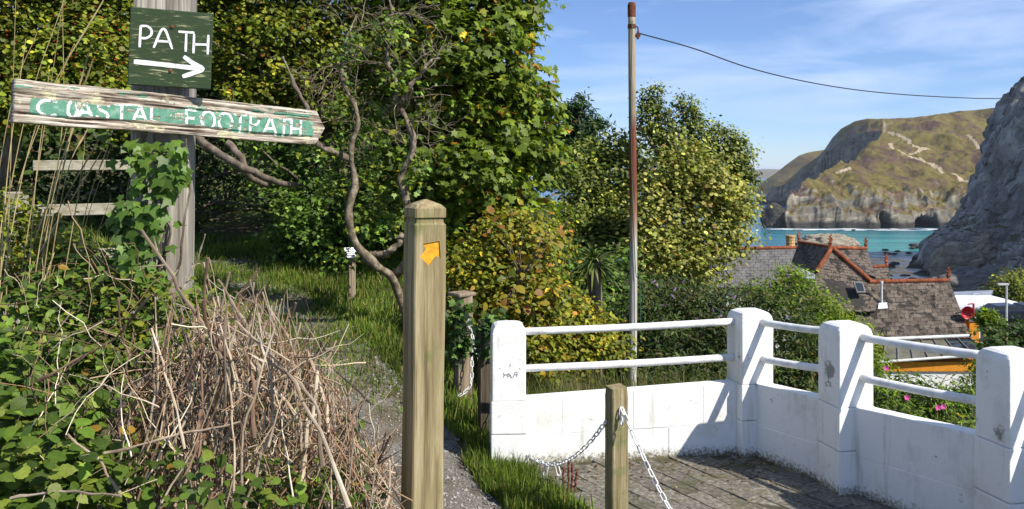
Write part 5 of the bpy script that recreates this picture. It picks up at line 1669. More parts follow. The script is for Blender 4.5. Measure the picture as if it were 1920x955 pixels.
    Nn = norm(rs.standard_normal((n, 3)) + np.array([.3, -.4, .5]))
    Vl, Fl, _ = leaves_np(P, Nn, rs.uniform(.012, .035, n), T_OVATE, .5, rs=rs)
    mk('dead_leaves', Vl, Fl, M_LEAF, t, kind='stuff', col=np.repeat(pal_cols([((.24, .14, .07), 3), ((.10, .16, .03), 3), ((.38, .26, .13), 1)], n, .2, rs), 6, 0))

# ------------------------------------------------------------------ houses below
def make_slate_tools():
    global M_SLATE, M_RIDGE, M_ROOFBASE
    M_SLATE = noise_mat('slate', [(.3, (.068, .053, .042)), (.5, (.15, .12, .095)), (.72, (.25, .205, .165))], 2.6, 8, .85, .25, .5, .02, vary=(.62, 1.25), over=((.035, .03, .024), 2.6, .49, .57))
    M_RIDGE = noise_mat('terracotta', [(.3, (.14, .038, .016)), (.55, (.25, .075, .032)), (.75, (.36, .15, .08))], 5, 6, .85, .2, .4, .02, vary=(.8, 1.2))
    M_ROOFBASE = noise_mat('roof_underlay', [(.3, (.02, .018, .016)), (.7, (.045, .04, .036))], 4)

def roof_plane(parent, q, rows, width, sep, rs, thick=.10, mat=None):
    """q: ridge-left, ridge-right, eave-right, eave-left; slates laid in courses over a slab"""
    q = [np.array(p, float) for p in q]
    n = np.cross(q[1] - q[0], q[3] - q[0]); n = n / np.linalg.norm(n)
    if n @ np.array([0, -.5, 1.0]) < 0: n = -n
    mb = MB()
    lo = [p - n * thick for p in q]
    mb.add(q + lo, [(0, 1, 2, 3), (7, 6, 5, 4), (0, 4, 5, 1), (1, 5, 6, 2), (2, 6, 7, 3), (3, 7, 4, 0)])
    slab = mb.mk('roof', M_ROOFBASE, parent)
    def S(u, v): return (q[0] * (1 - u) + q[1] * u) * (1 - v) + (q[3] * (1 - u) + q[2] * u) * v
    mat = mat or M_SLATE
    big = MB()
    for r in range(rows):
        v0, v1 = max(0, (r - .35) / rows), (r + 1) / rows
        wl_ = np.linalg.norm(S(1, v1) - S(0, v1))
        m = max(2, int(round(wl_ / width)))
        e = (np.arange(m + 1) + (.5 if r % 2 else 0)) / m
        e = e + rs.normal(0, .05 / m, m + 1)
        e = np.unique(np.clip(np.concatenate([[0], e, [1]]), 0, 1))
        for k in range(len(e) - 1):
            a, b = e[k] + .03 / m, e[k + 1] - .03 / m
            if b - a < .2 / m: continue
            lift = .022 + rs.uniform(0, .012); dv = rs.normal(0, .06) / rows
            t0, t1 = .004, lift
            P = [S(a, v0) + n * t0, S(b, v0) + n * t0, S(b, v1 + dv) + n * t1, S(a, v1 + dv) + n * t1]
            Q = [p + n * .012 for p in P]
            V = P + Q
            Fx = [(0, 3, 2, 1), (4, 5, 6, 7), (0, 1, 5, 4), (1, 2, 6, 5), (2, 3, 7, 6), (3, 0, 4, 7)]
            if sep: mk('slate', V, Fx, mat, slab)
            else: big.add(V, Fx)
    if not sep: big.mk('slates', mat, slab, kind='stuff')
    return slab

def ridge_tiles(parent, a, b, r=.10, L=.36):
    a = np.array(a); b = np.array(b)
    d = b - a; n = max(1, int(round(np.linalg.norm(d) / L)))
    for k in range(n):
        p, q = a + d * (k + .01) / n, a + d * (k + .99) / n
        mb = MB(); mb.tube([p, q], [r, r * .92], 10); mb.mk('ridge_tile', M_RIDGE, parent)

def finial(parent, p, s=1.0, dx=1):
    p = np.array(p, float); mb = MB()
    mb.tube([p, p + [0, 0, .10 * s], p + [0, 0, .16 * s], p + [0, 0, .26 * s]], np.array([.10, .06, .11, .05]) * s, 8)
    mb.tube(spline([p + [0, 0, .22 * s], p + [.06 * s * dx, 0, .36 * s], p + [-.03 * s * dx, 0, .46 * s], p + [.08 * s * dx, 0, .56 * s]], 10), np.linspace(.065, .02, 10) * s, 7)
    mb.tube([p + [0, 0, .30 * s], p + [-.13 * s * dx, 0, .40 * s]], [.05 * s, .015 * s], 6)
    mb.mk('finial', M_RIDGE, parent)

def make_house():
    make_slate_tools()
    rs = np.random.default_rng(120)
    morange = noise_mat('orange_render', [(.35, (.56, .20, .012)), (.6, (.66, .26, .02))], 3, rough=.8, bump=.2)
    mwhite = noise_mat('white_render', [(.35, (.62, .62, .60)), (.6, (.80, .80, .78))], 2, rough=.8, bump=.2)
    mglass = base_mat('dark_glass', .08, .5)[0]
    mglass.node_tree.nodes['Principled BSDF'].inputs['Base Color'].default_value = (.02, .028, .035, 1)
    mlead = noise_mat('lead_sheet', [(.35, (.11, .11, .115)), (.6, (.19, .19, .195))], 3, rough=.5)
    mzinc = noise_mat('pale_gutter', [(.35, (.48, .49, .47)), (.6, (.66, .67, .65))], 4, rough=.5)
    hb = U(1700, 780, 44); hb[2] = gz(hb[0], 44)
    t = thing('slate_house', 'orange walled house with lichened slate roof and red ridge tiles', 'house', hb)
    # right wing
    rl, rr_, er, el = U(1612, 531, 44), U(1780, 528, 44), U(1819, 629, 42), U(1600, 641, 42)
    W1 = roof_plane(t, [rl, rr_, er, el], 14, .40, True, rs)
    back = [rr_, rl, rl + [0, 2.4, -2.3], rr_ + [0, 2.4, -2.3]]
    roof_plane(t, back, 8, .5, False, rs)
    ridge_tiles(t, rl + [.5, 0, .07], rr_ + [0, 0, .07], .11); finial(t, rr_ + [-.05, 0, .12], 1.15)
    zg = min(gz(er[0], 44), gz(el[0], 44)) - .6
    mb = MB()
    y0, y1 = 42.25, 46.2
    def poly(p, mat, name): 
        m_ = MB(); m_.add(p, [tuple(range(len(p)))]); return m_
    # walls of the wing
    xr, xl = er[0] - .12, el[0] + .1
    mb.box(((xl + xr) / 2, (y0 + y1) / 2, (zg + er[2] - .1) / 2), (xr - xl, y1 - y0, er[2] - .1 - zg)); mb.mk('wall', morange, t)
    gm = MB(); gx = rr_[0] - .22
    gm.add([(gx, y0, er[2] - .12), (gx, y1, er[2] - .12), (gx, 44, rr_[2] - .12), (gx - .25, y0, er[2] - .12), (gx - .25, y1, er[2] - .12), (gx - .25, 44, rr_[2] - .12)], [(0, 1, 2), (5, 4, 3), (0, 3, 4, 1), (1, 4, 5, 2), (2, 5, 3, 0)])
    gm.mk('gable_wall', morange, t)
    # orange stack with red dish at the right end
    c = U(1824, 602, 42.6)
    mb = MB(); h = c[2] - zg; mb.box((c[0], 42.9, zg + h / 2), (.48, .9, h)); st = mb.mk('chimney_stack', morange, t)
    mb = MB(); mb.box((c[0], 42.9, c[2] + .06), (.60, 1.0, .14)); mb.mk('stack_cap', mlead, st)
    mred = noise_mat('red_plastic', [(.4, (.34, .012, .02)), (.6, (.46, .03, .04))], 6, rough=.35, bump=.05)
    mb = MB(); pc = U(1812, 586, 42.4)
    V = []
    for i, (rr2, dy) in enumerate(((.02, .16), (.16, .10), (.27, .0), (.33, -.12), (.31, -.12), (.25, .02), (.14, .12), (.02, .18))):
        V += [(pc[0] + rr2 * math.cos(a), pc[1] + dy, pc[2] + rr2 * math.sin(a)) for a in np.linspace(0, 2 * math.pi, 20, endpoint=False)]
    mb.add(V, grid_like(8, 20))
    dish = thing('red_dish', 'round red dish on the orange stack at the house end', 'dish', pc + [0, 0, -.33])
    mb.mk('bowl', mred, dish, smooth=True)
    mb = MB(); mb.tube([pc + [.1, .1, -.3], pc + [.42, .15, -.35], pc + [.42, .12, .42]], .05, 8); mb.tube([pc + [.42, .12, .42], pc + [.1, .05, .40]], .035, 8); mb.mk('bracket', mred, dish)
    # conservatory lean-to
    a, b, c2, d = U(1660, 641, 41.9), U(1817, 634, 41.9), U(1852, 663, 40.2), U(1655, 678, 40.2)
    cs = thing('lean_to', 'glass lean-to roof with dark glazing bars below the slate roof', 'lean-to', ((a + c2) / 2)[0:2].tolist() + [zg])
    npan = 7
    mold = noise_mat('mossy_glass', [(.4, (.10, .095, .065)), (.6, (.16, .15, .11))], 2.0, rough=.35, bump=.05, spec=.5)
    for k in range(npan):
        u0, u1 = k / npan, (k + 1) / npan
        p = [a + (b - a) * u0, a + (b - a) * u1, d + (c2 - d) * u1, d + (c2 - d) * u0]
        mb = MB(); mb.add(p + [x - np.array([0, 0, .03]) for x in p], [(3, 2, 1, 0), (4, 5, 6, 7), (0, 1, 5, 4), (1, 2, 6, 5), (2, 3, 7, 6), (3, 0, 4, 7)])
        mb.mk('pane', mglass if k >= 5 else mold, cs)
        mb = MB(); mb.tube([p[0] + [0, 0, .03], p[3] + [0, -.05, .03]], .035, 6); mb.mk('glazing_bar', mlead, cs)
    mb = MB(); mb.tube([b + [0, 0, .03], c2 + [0, -.05, .03]], .035, 6); mb.mk('glazing_bar', mlead, cs)
    mb = MB(); mb.tube([a + [-.4, -.02, .12], b + [.1, -.02, .12]], .085, 8); mb.mk('gutter', mzinc, cs)
    mb = MB(); mb.tube([d + [-.3, -.08, -.02], c2 + [0.1, -.08, -.02]], .065, 8); mb.mk('gutter', mzinc, cs)
    w0, w1 = d + [0, .1, -.08], c2 + [0, .1, -.08]
    mb = MB(); z2 = U(0, 698, 40.3)[2]
    mb.box(((w0[0] + w1[0]) / 2, 41.1, (w0[2] + z2) / 2 + .02), (w1[0] - w0[0] - .1, 1.5, w0[2] - z2)); mb.mk('fascia_wall', morange, cs)
    mb = MB(); mb.box(((w0[0] + w1[0]) / 2, 41.15, (z2 + zg) / 2 - .01), (w1[0] - w0[0] - .3, 1.4, z2 - zg)); mb.mk('wall', mwhite, cs)
    # flue pipe
    mpipe = noise_mat('galvanised_pipe', [(.4, (.50, .52, .53)), (.6, (.66, .68, .69))], 6, rough=.45)
    mb = MB(); f0, f1 = U(1653, 574, 43.2), U(1653, 532, 43.15)
    mb.tube([f0, f1], .055, 10); mb.tube([f1, f1 + [0, 0, .12]], .075, 10); fl = mb.mk('flue', mpipe, t)
    mb = MB(); mb.add([U(1645, 580, 42.98), U(1664, 579, 42.98), U(1662, 568, 43.2), U(1647, 569, 43.2)], [(0, 1, 2, 3)])
    V = np.array(mb.V); V = np.vstack([V + [0, -.06, .03], V + [0, -.01, -.04]])
    mk('flashing', V, [(0, 1, 2, 3), (7, 6, 5, 4), (0, 4, 5, 1), (1, 5, 6, 2), (2, 6, 7, 3), (3, 7, 4, 0)], mpipe, fl)
    # cross gable left of the wing: slope facing us under an apex
    ap = U(1559, 466, 45.6)
    R0, L0 = U(1634, 531, 44.2), U(1530, 512, 44.9)
    R1, L1 = U(1640, 585, 42.6), U(1520, 585, 43.2)
    roof_plane(t, [ap + [-.02, 0, 0], ap + [.02, 0, 0], R0, L0], 10, .36, False, rs)
    roof_plane(t, [L0, R0, R1, L1], 8, .38, False, rs)
    for p, q in ((ap, R0), (ap, L0)):
        ridge_tiles(t, p + [0, -.05, .06], q + [0, -.05, .06], .12, .45)
    # rear-left ridge with its shaded slope, and right ridge
    bl = U(1498, 456, 50.0)
    roof_plane(t, [bl, ap + [-.1, .2, .0], L0 + [-.05, .1, -.05], U(1484, 494, 49.2)], 9, .4, False, rs)
    ridge_tiles(t, bl + [0, 0, .06], ap + [0, .2, .06], .10, .4); finial(t, bl + [0, 0, .1], 1.1, -1); finial(t, ap + [-.06, 0, .1], 1.15)
    rr2 = U(1625, 468, 47.5)
    roof_plane(t, [ap + [.05, .5, -.05], rr2, U(1642, 520, 45.2), U(1600, 512, 45.0)], 9, .4, False, rs)
    ridge_tiles(t, ap + [.1, .4, .03], rr2 + [0, 0, .06], .10, .4); finial(t, rr2 + [-.05, 0, .1], 1.1)
    mb = MB(); mb.box((rr2[0] - .75, 48.0, (rr2[2] - 2.2 + zg) / 2), (1.4, 2.6, rr2[2] - 2.2 - zg)); mb.mk('wall', mwhite, t)
    mb = MB(); xx = (U(1500, 0, 46)[0] + U(1640, 0, 44)[0]) / 2
    mb.box((xx, 45.6, (U(0, 590, 43.5)[2] + zg) / 2), (3.4, 3.6, U(0, 590, 43.5)[2] - zg)); mb.mk('wall', morange, t)
    # small lower roof to the right
    s0, s1 = U(1634, 503, 50), U(1665, 500, 50)
    roof_plane(t, [s0, s1, U(1673, 530, 48.8), U(1636, 530, 48.8)], 5, .4, False, rs)
    ridge_tiles(t, s0 + [0, 0, .05], s1 + [0, 0, .05], .11, .35); finial(t, s1 + [-.1, 0, .1], 1.2)
    mb = MB(); mb.box(((s0 + s1)[0] / 2, 50.2, (s1[2] - 1.2 + zg) / 2), (1.0, 1.8, s1[2] - 1.2 - zg)); mb.mk('wall', mwhite, t)
    # roof light
    k0, k1, k2, k3 = U(1599, 531, 43.8), U(1617, 533, 43.75), U(1622, 552, 43.2), U(1606, 552, 43.2)
    n = norm(np.cross(k1 - k0, k3 - k0)); n = n if n[2] > 0 else -n
    V = [p + n * .02 for p in (k0, k1, k2, k3)] + [p + n * .13 for p in (k0, k1, k2, k3)]
    sk = mk('roof_light', V, [(3, 2, 1, 0), (4, 5, 6, 7), (0, 1, 5, 4), (1, 2, 6, 5), (2, 3, 7, 6), (3, 0, 4, 7)], mlead, t)
    cen = (k0 + k1 + k2 + k3) / 4
    V = [cen + (p - cen) * .74 + n * .134 for p in (k0, k1, k2, k3)]; V += [p + n * .012 for p in V]
    mk('pane', V, [(3, 2, 1, 0), (4, 5, 6, 7), (0, 1, 5, 4), (1, 2, 6, 5), (2, 3, 7, 6), (3, 0, 4, 7)], mglass, sk)

    # long far house to the left
    a, b = U(1325, 469, 58), U(1494, 466, 58)
    hb = (a + b) / 2; zg = gz(hb[0], 58) - .5
    f = thing('long_house', 'long slate roofed house with red ridge and chimney pot behind the trees', 'house', (hb[0], 58, zg))
    e0, e1 = U(1330, 540, 55.5), U(1500, 540, 55.5)
    mg = noise_mat('grey_slate', [(.3, (.085, .08, .078)), (.5, (.135, .128, .125)), (.72, (.19, .18, .172))], 2.2, 8, .75, .3, .4, .02, vary=(.9, 1.1))
    roof_plane(f, [a, b, e1, e0], 14, .5, False, rs, mat=mg)
    roof_plane(f, [b, a, a + [0, 2.6, -2.3], b + [0, 2.6, -2.3]], 8, .6, False, rs, mat=mg)
    ridge_tiles(f, a + [0, 0, .06], b + [0, 0, .06], .13, .45)
    mb = MB(); mb.box((hb[0], 58, (e0[2] - .1 + zg) / 2), (b[0] - a[0] - 1.6, 4.2, e0[2] - .1 - zg)); mb.mk('wall', mwhite, f)
    cp = U(1482, 466, 58.3)
    mpot = noise_mat('buff_pot', [(.3, (.36, .22, .09)), (.7, (.52, .36, .17))], 5)
    mb = MB(); mb.box(cp + [0, 0, -.15], (.55, .55, .5)); cst = mb.mk('chimney_stack', mwhite, f)
    mb = MB(); rr3 = np.array([.30, .31, .29, .31, .29, .31, .30, .34, .33]); mb.tube([cp + [0, 0, .1 + .1 * k] for k in range(9)], rr3, 12); mb.mk('chimney_pot', mpot, cst)

def make_carpark():
    mroof = noise_mat('pale_sheet_roof', [(.4, (.55, .57, .60)), (.6, (.70, .72, .75))], .6, rough=.5, bump=.05)
    mwhite = noise_mat('white_cabin_wall', [(.4, (.62, .62, .62)), (.6, (.78, .78, .78))], .8, bump=.05)
    mgrey = noise_mat('grey_sheet_roof', [(.4, (.20, .22, .26)), (.6, (.28, .30, .34))], .6, rough=.5, bump=.05)
    D = 92
    def g(px): return gz((px - 960) / F * D, D)
    a, b = U(1796, 580, 88), U(1960, 584, 88)
    z0 = gz(a[0], D) - 1.5
    t = thing('white_cabin', 'long low white building with pale flat roof at the right edge', 'building', ((a[0] + b[0]) / 2, 92, z0))
    y0, y1 = 88, 98
    zt = a[2]
    mb = MB(); mb.box(((a[0] + b[0]) / 2, (y0 + y1) / 2, (zt + z0) / 2), (b[0] - a[0], y1 - y0, zt - z0)); mb.mk('wall', mwhite, t)
    zr = U(0, 565, 99)[2]
    V = [(a[0] - .4, y0 - .5, zt + .02), (b[0] + .4, y0 - .5, zt + .02), (b[0] + .4, y1 + .4, zr), (a[0] - .4, y1 + .4, zr)]
    V += [(x, y, z + .28) for x, y, z in V]
    mk('roof', V, [(3, 2, 1, 0), (4, 5, 6, 7), (0, 1, 5, 4), (1, 2, 6, 5), (2, 3, 7, 6), (3, 0, 4, 7)], mroof, t)
    mgl = base_mat('cabin_window', .1, .5)[0]; mgl.node_tree.nodes['Principled BSDF'].inputs['Base Color'].default_value = (.03, .035, .04, 1)
    for k in range(5):
        mb = MB(); mb.box((a[0] + 1.0 + 1.75 * k, y0 - .03, zt - 1.0), (1.1, .08, .9)); w = mb.mk('window', mgl, t)
    # grey pitched roof behind
    a, b = U(1775, 548, 120), U(1862, 544, 120)
    z0 = gz(a[0], 118) - 1.5
    s = thing('grey_shed', 'grey pitched roof shed behind the white building', 'shed', ((a[0] + b[0]) / 2, 118, z0))
    e0, e1 = U(1778, 567, 113), U(1850, 567, 113)
    V = [a, b, e1, e0]; V = V + [p + np.array([0, 0, -.25]) for p in V]
    mk('roof', V, [(3, 2, 1, 0), (4, 5, 6, 7), (0, 1, 5, 4), (1, 2, 6, 5), (2, 3, 7, 6), (3, 0, 4, 7)], mgrey, s)
    mb = MB(); mb.box(((e0 + e1)[0] / 2, 117, (e0[2] - .3 + z0) / 2), (e1[0] - e0[0] - .3, 7, e0[2] - .3 - z0)); mb.mk('wall', mwhite, s)
    mst = noise_mat('lamp_steel', [(.4, (.42, .43, .42)), (.6, (.58, .59, .58))], 5, rough=.5)
    for px, yt, yb, D, lb in ((1887, 534, 600, 60, 'tall pale lamp post by the car park'), (1833, 552, 585, 100, 'small lamp post in front of the grey shed')):
        p0, p1 = U(px, yb, D), U(px, yt, D)
        p0[2] = gz(p0[0], D) - .2
        o = thing('lamp_post', lb, 'lamp post', p0, 'lamp posts by the car park')
        mb = MB(); mb.tube([p0, p1], [.10, .075], 8); mb.mk('pole', mst, o)
        mb = MB(); mb.box(p1 + [-.25, 0, .03], (.75, .22, .12)); mb.mk('lamp_head', mst, o)
    # parked cars
    def car(label, px, py, D, colr):
        p = U(px, py, D)
        z = p[2]
        o = thing('parked_car', label, 'car', p, 'cars parked by the white building')
        mpaint = base_mat('car_paint', .25, .5)[0]; mpaint.node_tree.nodes['Principled BSDF'].inputs['Base Color'].default_value = (*colr, 1)
        prof = [(-2.1, .35), (-2.1, .75), (-1.75, .88), (-1.35, .92), (-.75, 1.40), (.75, 1.45), (1.5, .98), (2.05, .85), (2.1, .35)]
        n = len(prof)
        V = [(p[0] + x, p[1] - .85 + (.12 if zz > 1.2 else 0), z + zz) for x, zz in prof] + [(p[0] + x, p[1] + .85 - (.12 if zz > 1.2 else 0), z + zz) for x, zz in prof]
        mk('body', V, [tuple(range(n))[::-1], tuple(range(n, 2 * n))] + [(i, (i + 1) % n, n + (i + 1) % n, n + i) for i in range(n)], mpaint, o)
        wp = [(-1.2, .95), (-.72, 1.34), (.68, 1.38), (1.25, .98)]
        mk('window', [(p[0] + x, p[1] - .80 - .06 * (1.4 - zz), z + zz) for x, zz in wp] + [(p[0] + x, p[1] - .70, z + zz) for x, zz in wp], [(3, 2, 1, 0), (4, 5, 6, 7), (0, 1, 5, 4), (1, 2, 6, 5), (2, 3, 7, 6), (3, 0, 4, 7)], mgl, o)
        mt = base_mat('tyre', .9, .2)[0]; mt.node_tree.nodes['Principled BSDF'].inputs['Base Color'].default_value = (.015, .015, .016, 1)
        for x in (-1.3, 1.35):
            for y in (-.86, .70):
                mb = MB(); mb.tube([(p[0] + x, p[1] + y, z + .32), (p[0] + x, p[1] + y + .18, z + .32)], .32, 14); mb.mk('wheel', mt, o)
        mb = MB(); mb.box((p[0] - 2.1, p[1] - .6, z + .68), (.06, .3, .14)); mb.mk('headlight', mst, o)
        mb = MB(); mb.box((p[0] + 2.1, p[1] - .6, z + .72), (.06, .3, .14)); mb.mk('headlight', mst, o)
        return p
    car('dark blue car parked in front of the white building', 1878, 603, 70, (.012, .016, .035))
    car('black car parked at the extreme right edge', 1928, 601, 72, (.008, .008, .01))
    # level parking ground under them
    q = [U(1838, 604, 66), U(1990, 604, 66), U(1990, 598, 78), U(1838, 598, 78)]
    zc = U(1878, 603, 70)[2] - .01
    V = [(p[0], p[1], zc) for p in q] + [(p[0], p[1], zc - 4) for p in q]
    o = mk('car_park', V, [(0, 1, 2, 3), (0, 4, 5, 1), (1, 5, 6, 2), (2, 6, 7, 3), (3, 7, 4, 0)], noise_mat('asphalt', [(.4, (.045, .045, .047)), (.6, (.07, .07, .07))], 8))
    tag(o, kind='structure')
    # paved garden path beyond the right wall
    mpv = noise_mat('concrete_path', [(.35, (.30, .275, .235)), (.6, (.42, .39, .34))], 6)
    xs = np.linspace(0, 1, 12)
    V = []
    for px0, px1, py in ((1690, 1990, 842), (1720, 1990, 815), (1735, 1990, 795), (1760, 1990, 788)):
        D = 7.9 + (842 - py) / 54 * 1.2
        for px in np.linspace(px0, px1, 12):
            x = (px - 960) / F * D
            V.append((x, D, gz(x, D) + .03))
    o = mk('garden_path', V, grid_faces(4, 12), mpv); tag(o, kind='structure')

# ------------------------------------------------------------------ sea, beach and cliffs
SEA = H - 35.0
def make_sea():
    m, n, l, b = base_mat('sea_water', .22, .5)
    v = coords(n, l)
    sx = n.new('ShaderNodeSeparateXYZ'); l.new(v, sx.inputs['Vector'])
    wob = noise(n, l, coords(n, l, 'pos', (.004, .012, 1)), 1.0, 5, .6)
    ad = n.new('ShaderNodeMath'); ad.operation = 'MULTIPLY_ADD'; ad.inputs[1].default_value = 160
    l.new(wob, ad.inputs[0]); l.new(sx.outputs['Y'], ad.inputs[2])
    # shallow sandy bay shows turquoise, deeper water is blue
    mr = n.new('ShaderNodeMapRange'); mr.inputs['From Min'].default_value = 380; mr.inputs['From Max'].default_value = 1000
    l.new(ad.outputs['Value'], mr.inputs['Value'])
    r = ramp(n, [(0, (.11, .33, .28)), (.12, (.05, .28, .26)), (.30, (.025, .20, .21)), (.42, (.015, .10, .17)), (1, (.01, .06, .13))])
    l.new(mr.outputs['Result'], r.inputs['Fac'])
    # left side of the bay is deeper
    mx = n.new('ShaderNodeMapRange'); mx.inputs['From Min'].default_value = 175; mx.inputs['From Max'].default_value = 120
    l.new(sx.outputs['X'], mx.inputs['Value'])
    c = mixc(n, l, mx.outputs['Result'], r.outputs['Color'], (.014, .105, .175))
    pw = noise(n, l, coords(n, l, 'pos', (.012, .07, 1)), 1.0, 7, .65)
    pr_ = ramp(n, [(.34, (.55, .62, .70)), (.5, (1, 1, 1)), (.66, (1.35, 1.25, 1.2))]); l.new(pw, pr_.inputs['Fac'])
    l.new(mixc(n, l, 1.0, c, pr_.outputs['Color'], 'MULTIPLY'), b.inputs['Base Color'])
    w = noise(n, l, coords(n, l, 'pos', (.12, .35, 1)), 1.0, 7, .7)
    add_bump(n, l, b, w, .6, 1.2)
    X = np.array([-9000, -2000, 0, 60, 120, 180, 240, 400, 2000, 9000.]); Y = np.array([200, 260, 300, 340, 400, 480, 600, 900, 2000, 6000, 30000.])
    A, B = np.meshgrid(X, Y, indexing='ij')
    o = mk('sea', stack(A, B, 0 * A + SEA).reshape(-1, 3), grid_faces(len(X), len(Y)), m); tag(o, kind='structure')
    # beach
    ms, n, l, b = base_mat('wet_sand', .3, .5)
    f = noise(n, l, coords(n, l, 'pos', (.1, .03, 1)), 1.5, 6, .6)
    r = ramp(n, [(.35, (.30, .285, .26)), (.6, (.44, .415, .37))]); l.new(f, r.inputs['Fac']); l.new(r.outputs['Color'], b.inputs['Base Color'])
    r2 = ramp(n, [(.4, (.06, .06, .06)), (.65, (.38, .38, .38))]); l.new(f, r2.inputs['Fac']); l.new(r2.outputs['Color'], b.inputs['Roughness'])
    xs = np.linspace(70, 190, 60); ys = np.linspace(235, 352, 60)
    A, B = np.meshgrid(xs, ys, indexing='ij')
    Z = SEA + 1.7 * (1 - (B - 235) / 100) + .25 * fbm(stack(A * .05, B * .05, 0 * A), 3, 5) + .02 * (A - 130)
    o = mk('beach', stack(A, B, Z).reshape(-1, 3), grid_faces(60, 60), ms, smooth=True); tag(o, kind='structure')

def rock_material(name, c0, c1, c2, veg=None, sc=.12, dip=(.5, 0, .6), moss=0.55, lo=.55, hi=.8, tide=None):
    m, n, l, b = base_mat(name, .9, .15)
    def beds(sc3):
        r0 = coords(n, l, 'pos', (1, 1, 1), dip)
        mm = n.new('ShaderNodeMapping'); mm.inputs['Scale'].default_value = sc3
        l.new(r0, mm.inputs['Vector']); return mm.outputs['Vector']
    v = beds((.55, 1, 1.6))
    f = noise(n, l, v, sc, 10, .72, .6)
    r = ramp(n, [(.32, c0), (.5, c1), (.68, c2)]); l.new(f, r.inputs['Fac'])
    c = r.outputs['Color']
    dk = noise(n, l, beds((.3, 1, 2.0)), sc * 2.0, 9, .75, .9)
    r2 = ramp(n, [(.36, (.22, .215, .225)), (.48, (1, 1, 1))]); l.new(dk, r2.inputs['Fac'])
    c = mixc(n, l, 1.0, c, r2.outputs['Color'], 'MULTIPLY')
    if veg:
        g = n.new('ShaderNodeNewGeometry'); s = n.new('ShaderNodeSeparateXYZ'); l.new(g.outputs['Normal'], s.inputs['Vector'])
        w = noise(n, l, coords(n, l), .07, 7, .7)
        ad = n.new('ShaderNodeMath'); ad.operation = 'MULTIPLY_ADD'; ad.inputs[1].default_value = .35; l.new(w, ad.inputs[0]); l.new(s.outputs['Z'], ad.inputs[2])
        k = ramp(n, [(min(lo + .175, .99), (0, 0, 0)), (min(hi + .175, 1.0), (1, 1, 1))]); l.new(ad.outputs['Value'], k.inputs['Fac'])
        vn = noise(n, l, coords(n, l, 'pos', (1, .5, 1.5)), .028, 9, .72, .5)
        vr = ramp(n, veg); l.new(vn, vr.inputs['Fac'])
        fine = noise(n, l, coords(n, l), .35, 6, .75)
        fr = ramp(n, [(.35, (.62, .62, .62)), (.65, (1.2, 1.2, 1.2))]); l.new(fine, fr.inputs['Fac'])
        c = mixc(n, l, k.outputs['Color'], c, mixc(n, l, 1.0, vr.outputs['Color'], fr.outputs['Color'], 'MULTIPLY'))
    if tide is not None:                              # dark weedy band left by the tide
        gp = n.new('ShaderNodeNewGeometry'); sp_ = n.new('ShaderNodeSeparateXYZ'); l.new(gp.outputs['Position'], sp_.inputs['Vector'])
        tw = noise(n, l, coords(n, l), .12, 5, .6)
        tm = n.new('ShaderNodeMath'); tm.operation = 'MULTIPLY_ADD'; tm.inputs[1].default_value = -6.0; l.new(tw, tm.inputs[0]); l.new(sp_.outputs['Z'], tm.inputs[2])
        tr_ = n.new('ShaderNodeMapRange'); tr_.inputs['From Min'].default_value = tide - 3.0; tr_.inputs['From Max'].default_value = tide - .5
        l.new(tm.outputs['Value'], tr_.inputs['Value'])
        c = mixc(n, l, tr_.outputs['Result'], (.035, .033, .03), c)
    l.new(c, b.inputs['Base Color'])
    add_bump(n, l, b, dk, .7, 1.2)
    return m

HEATH = [(.36, (.070, .042, .040)), (.43, (.11, .070, .045)), (.49, (.125, .10, .030)), (.55, (.15, .125, .034)), (.61, (.125, .078, .055)), (.69, (.25, .20, .10))]

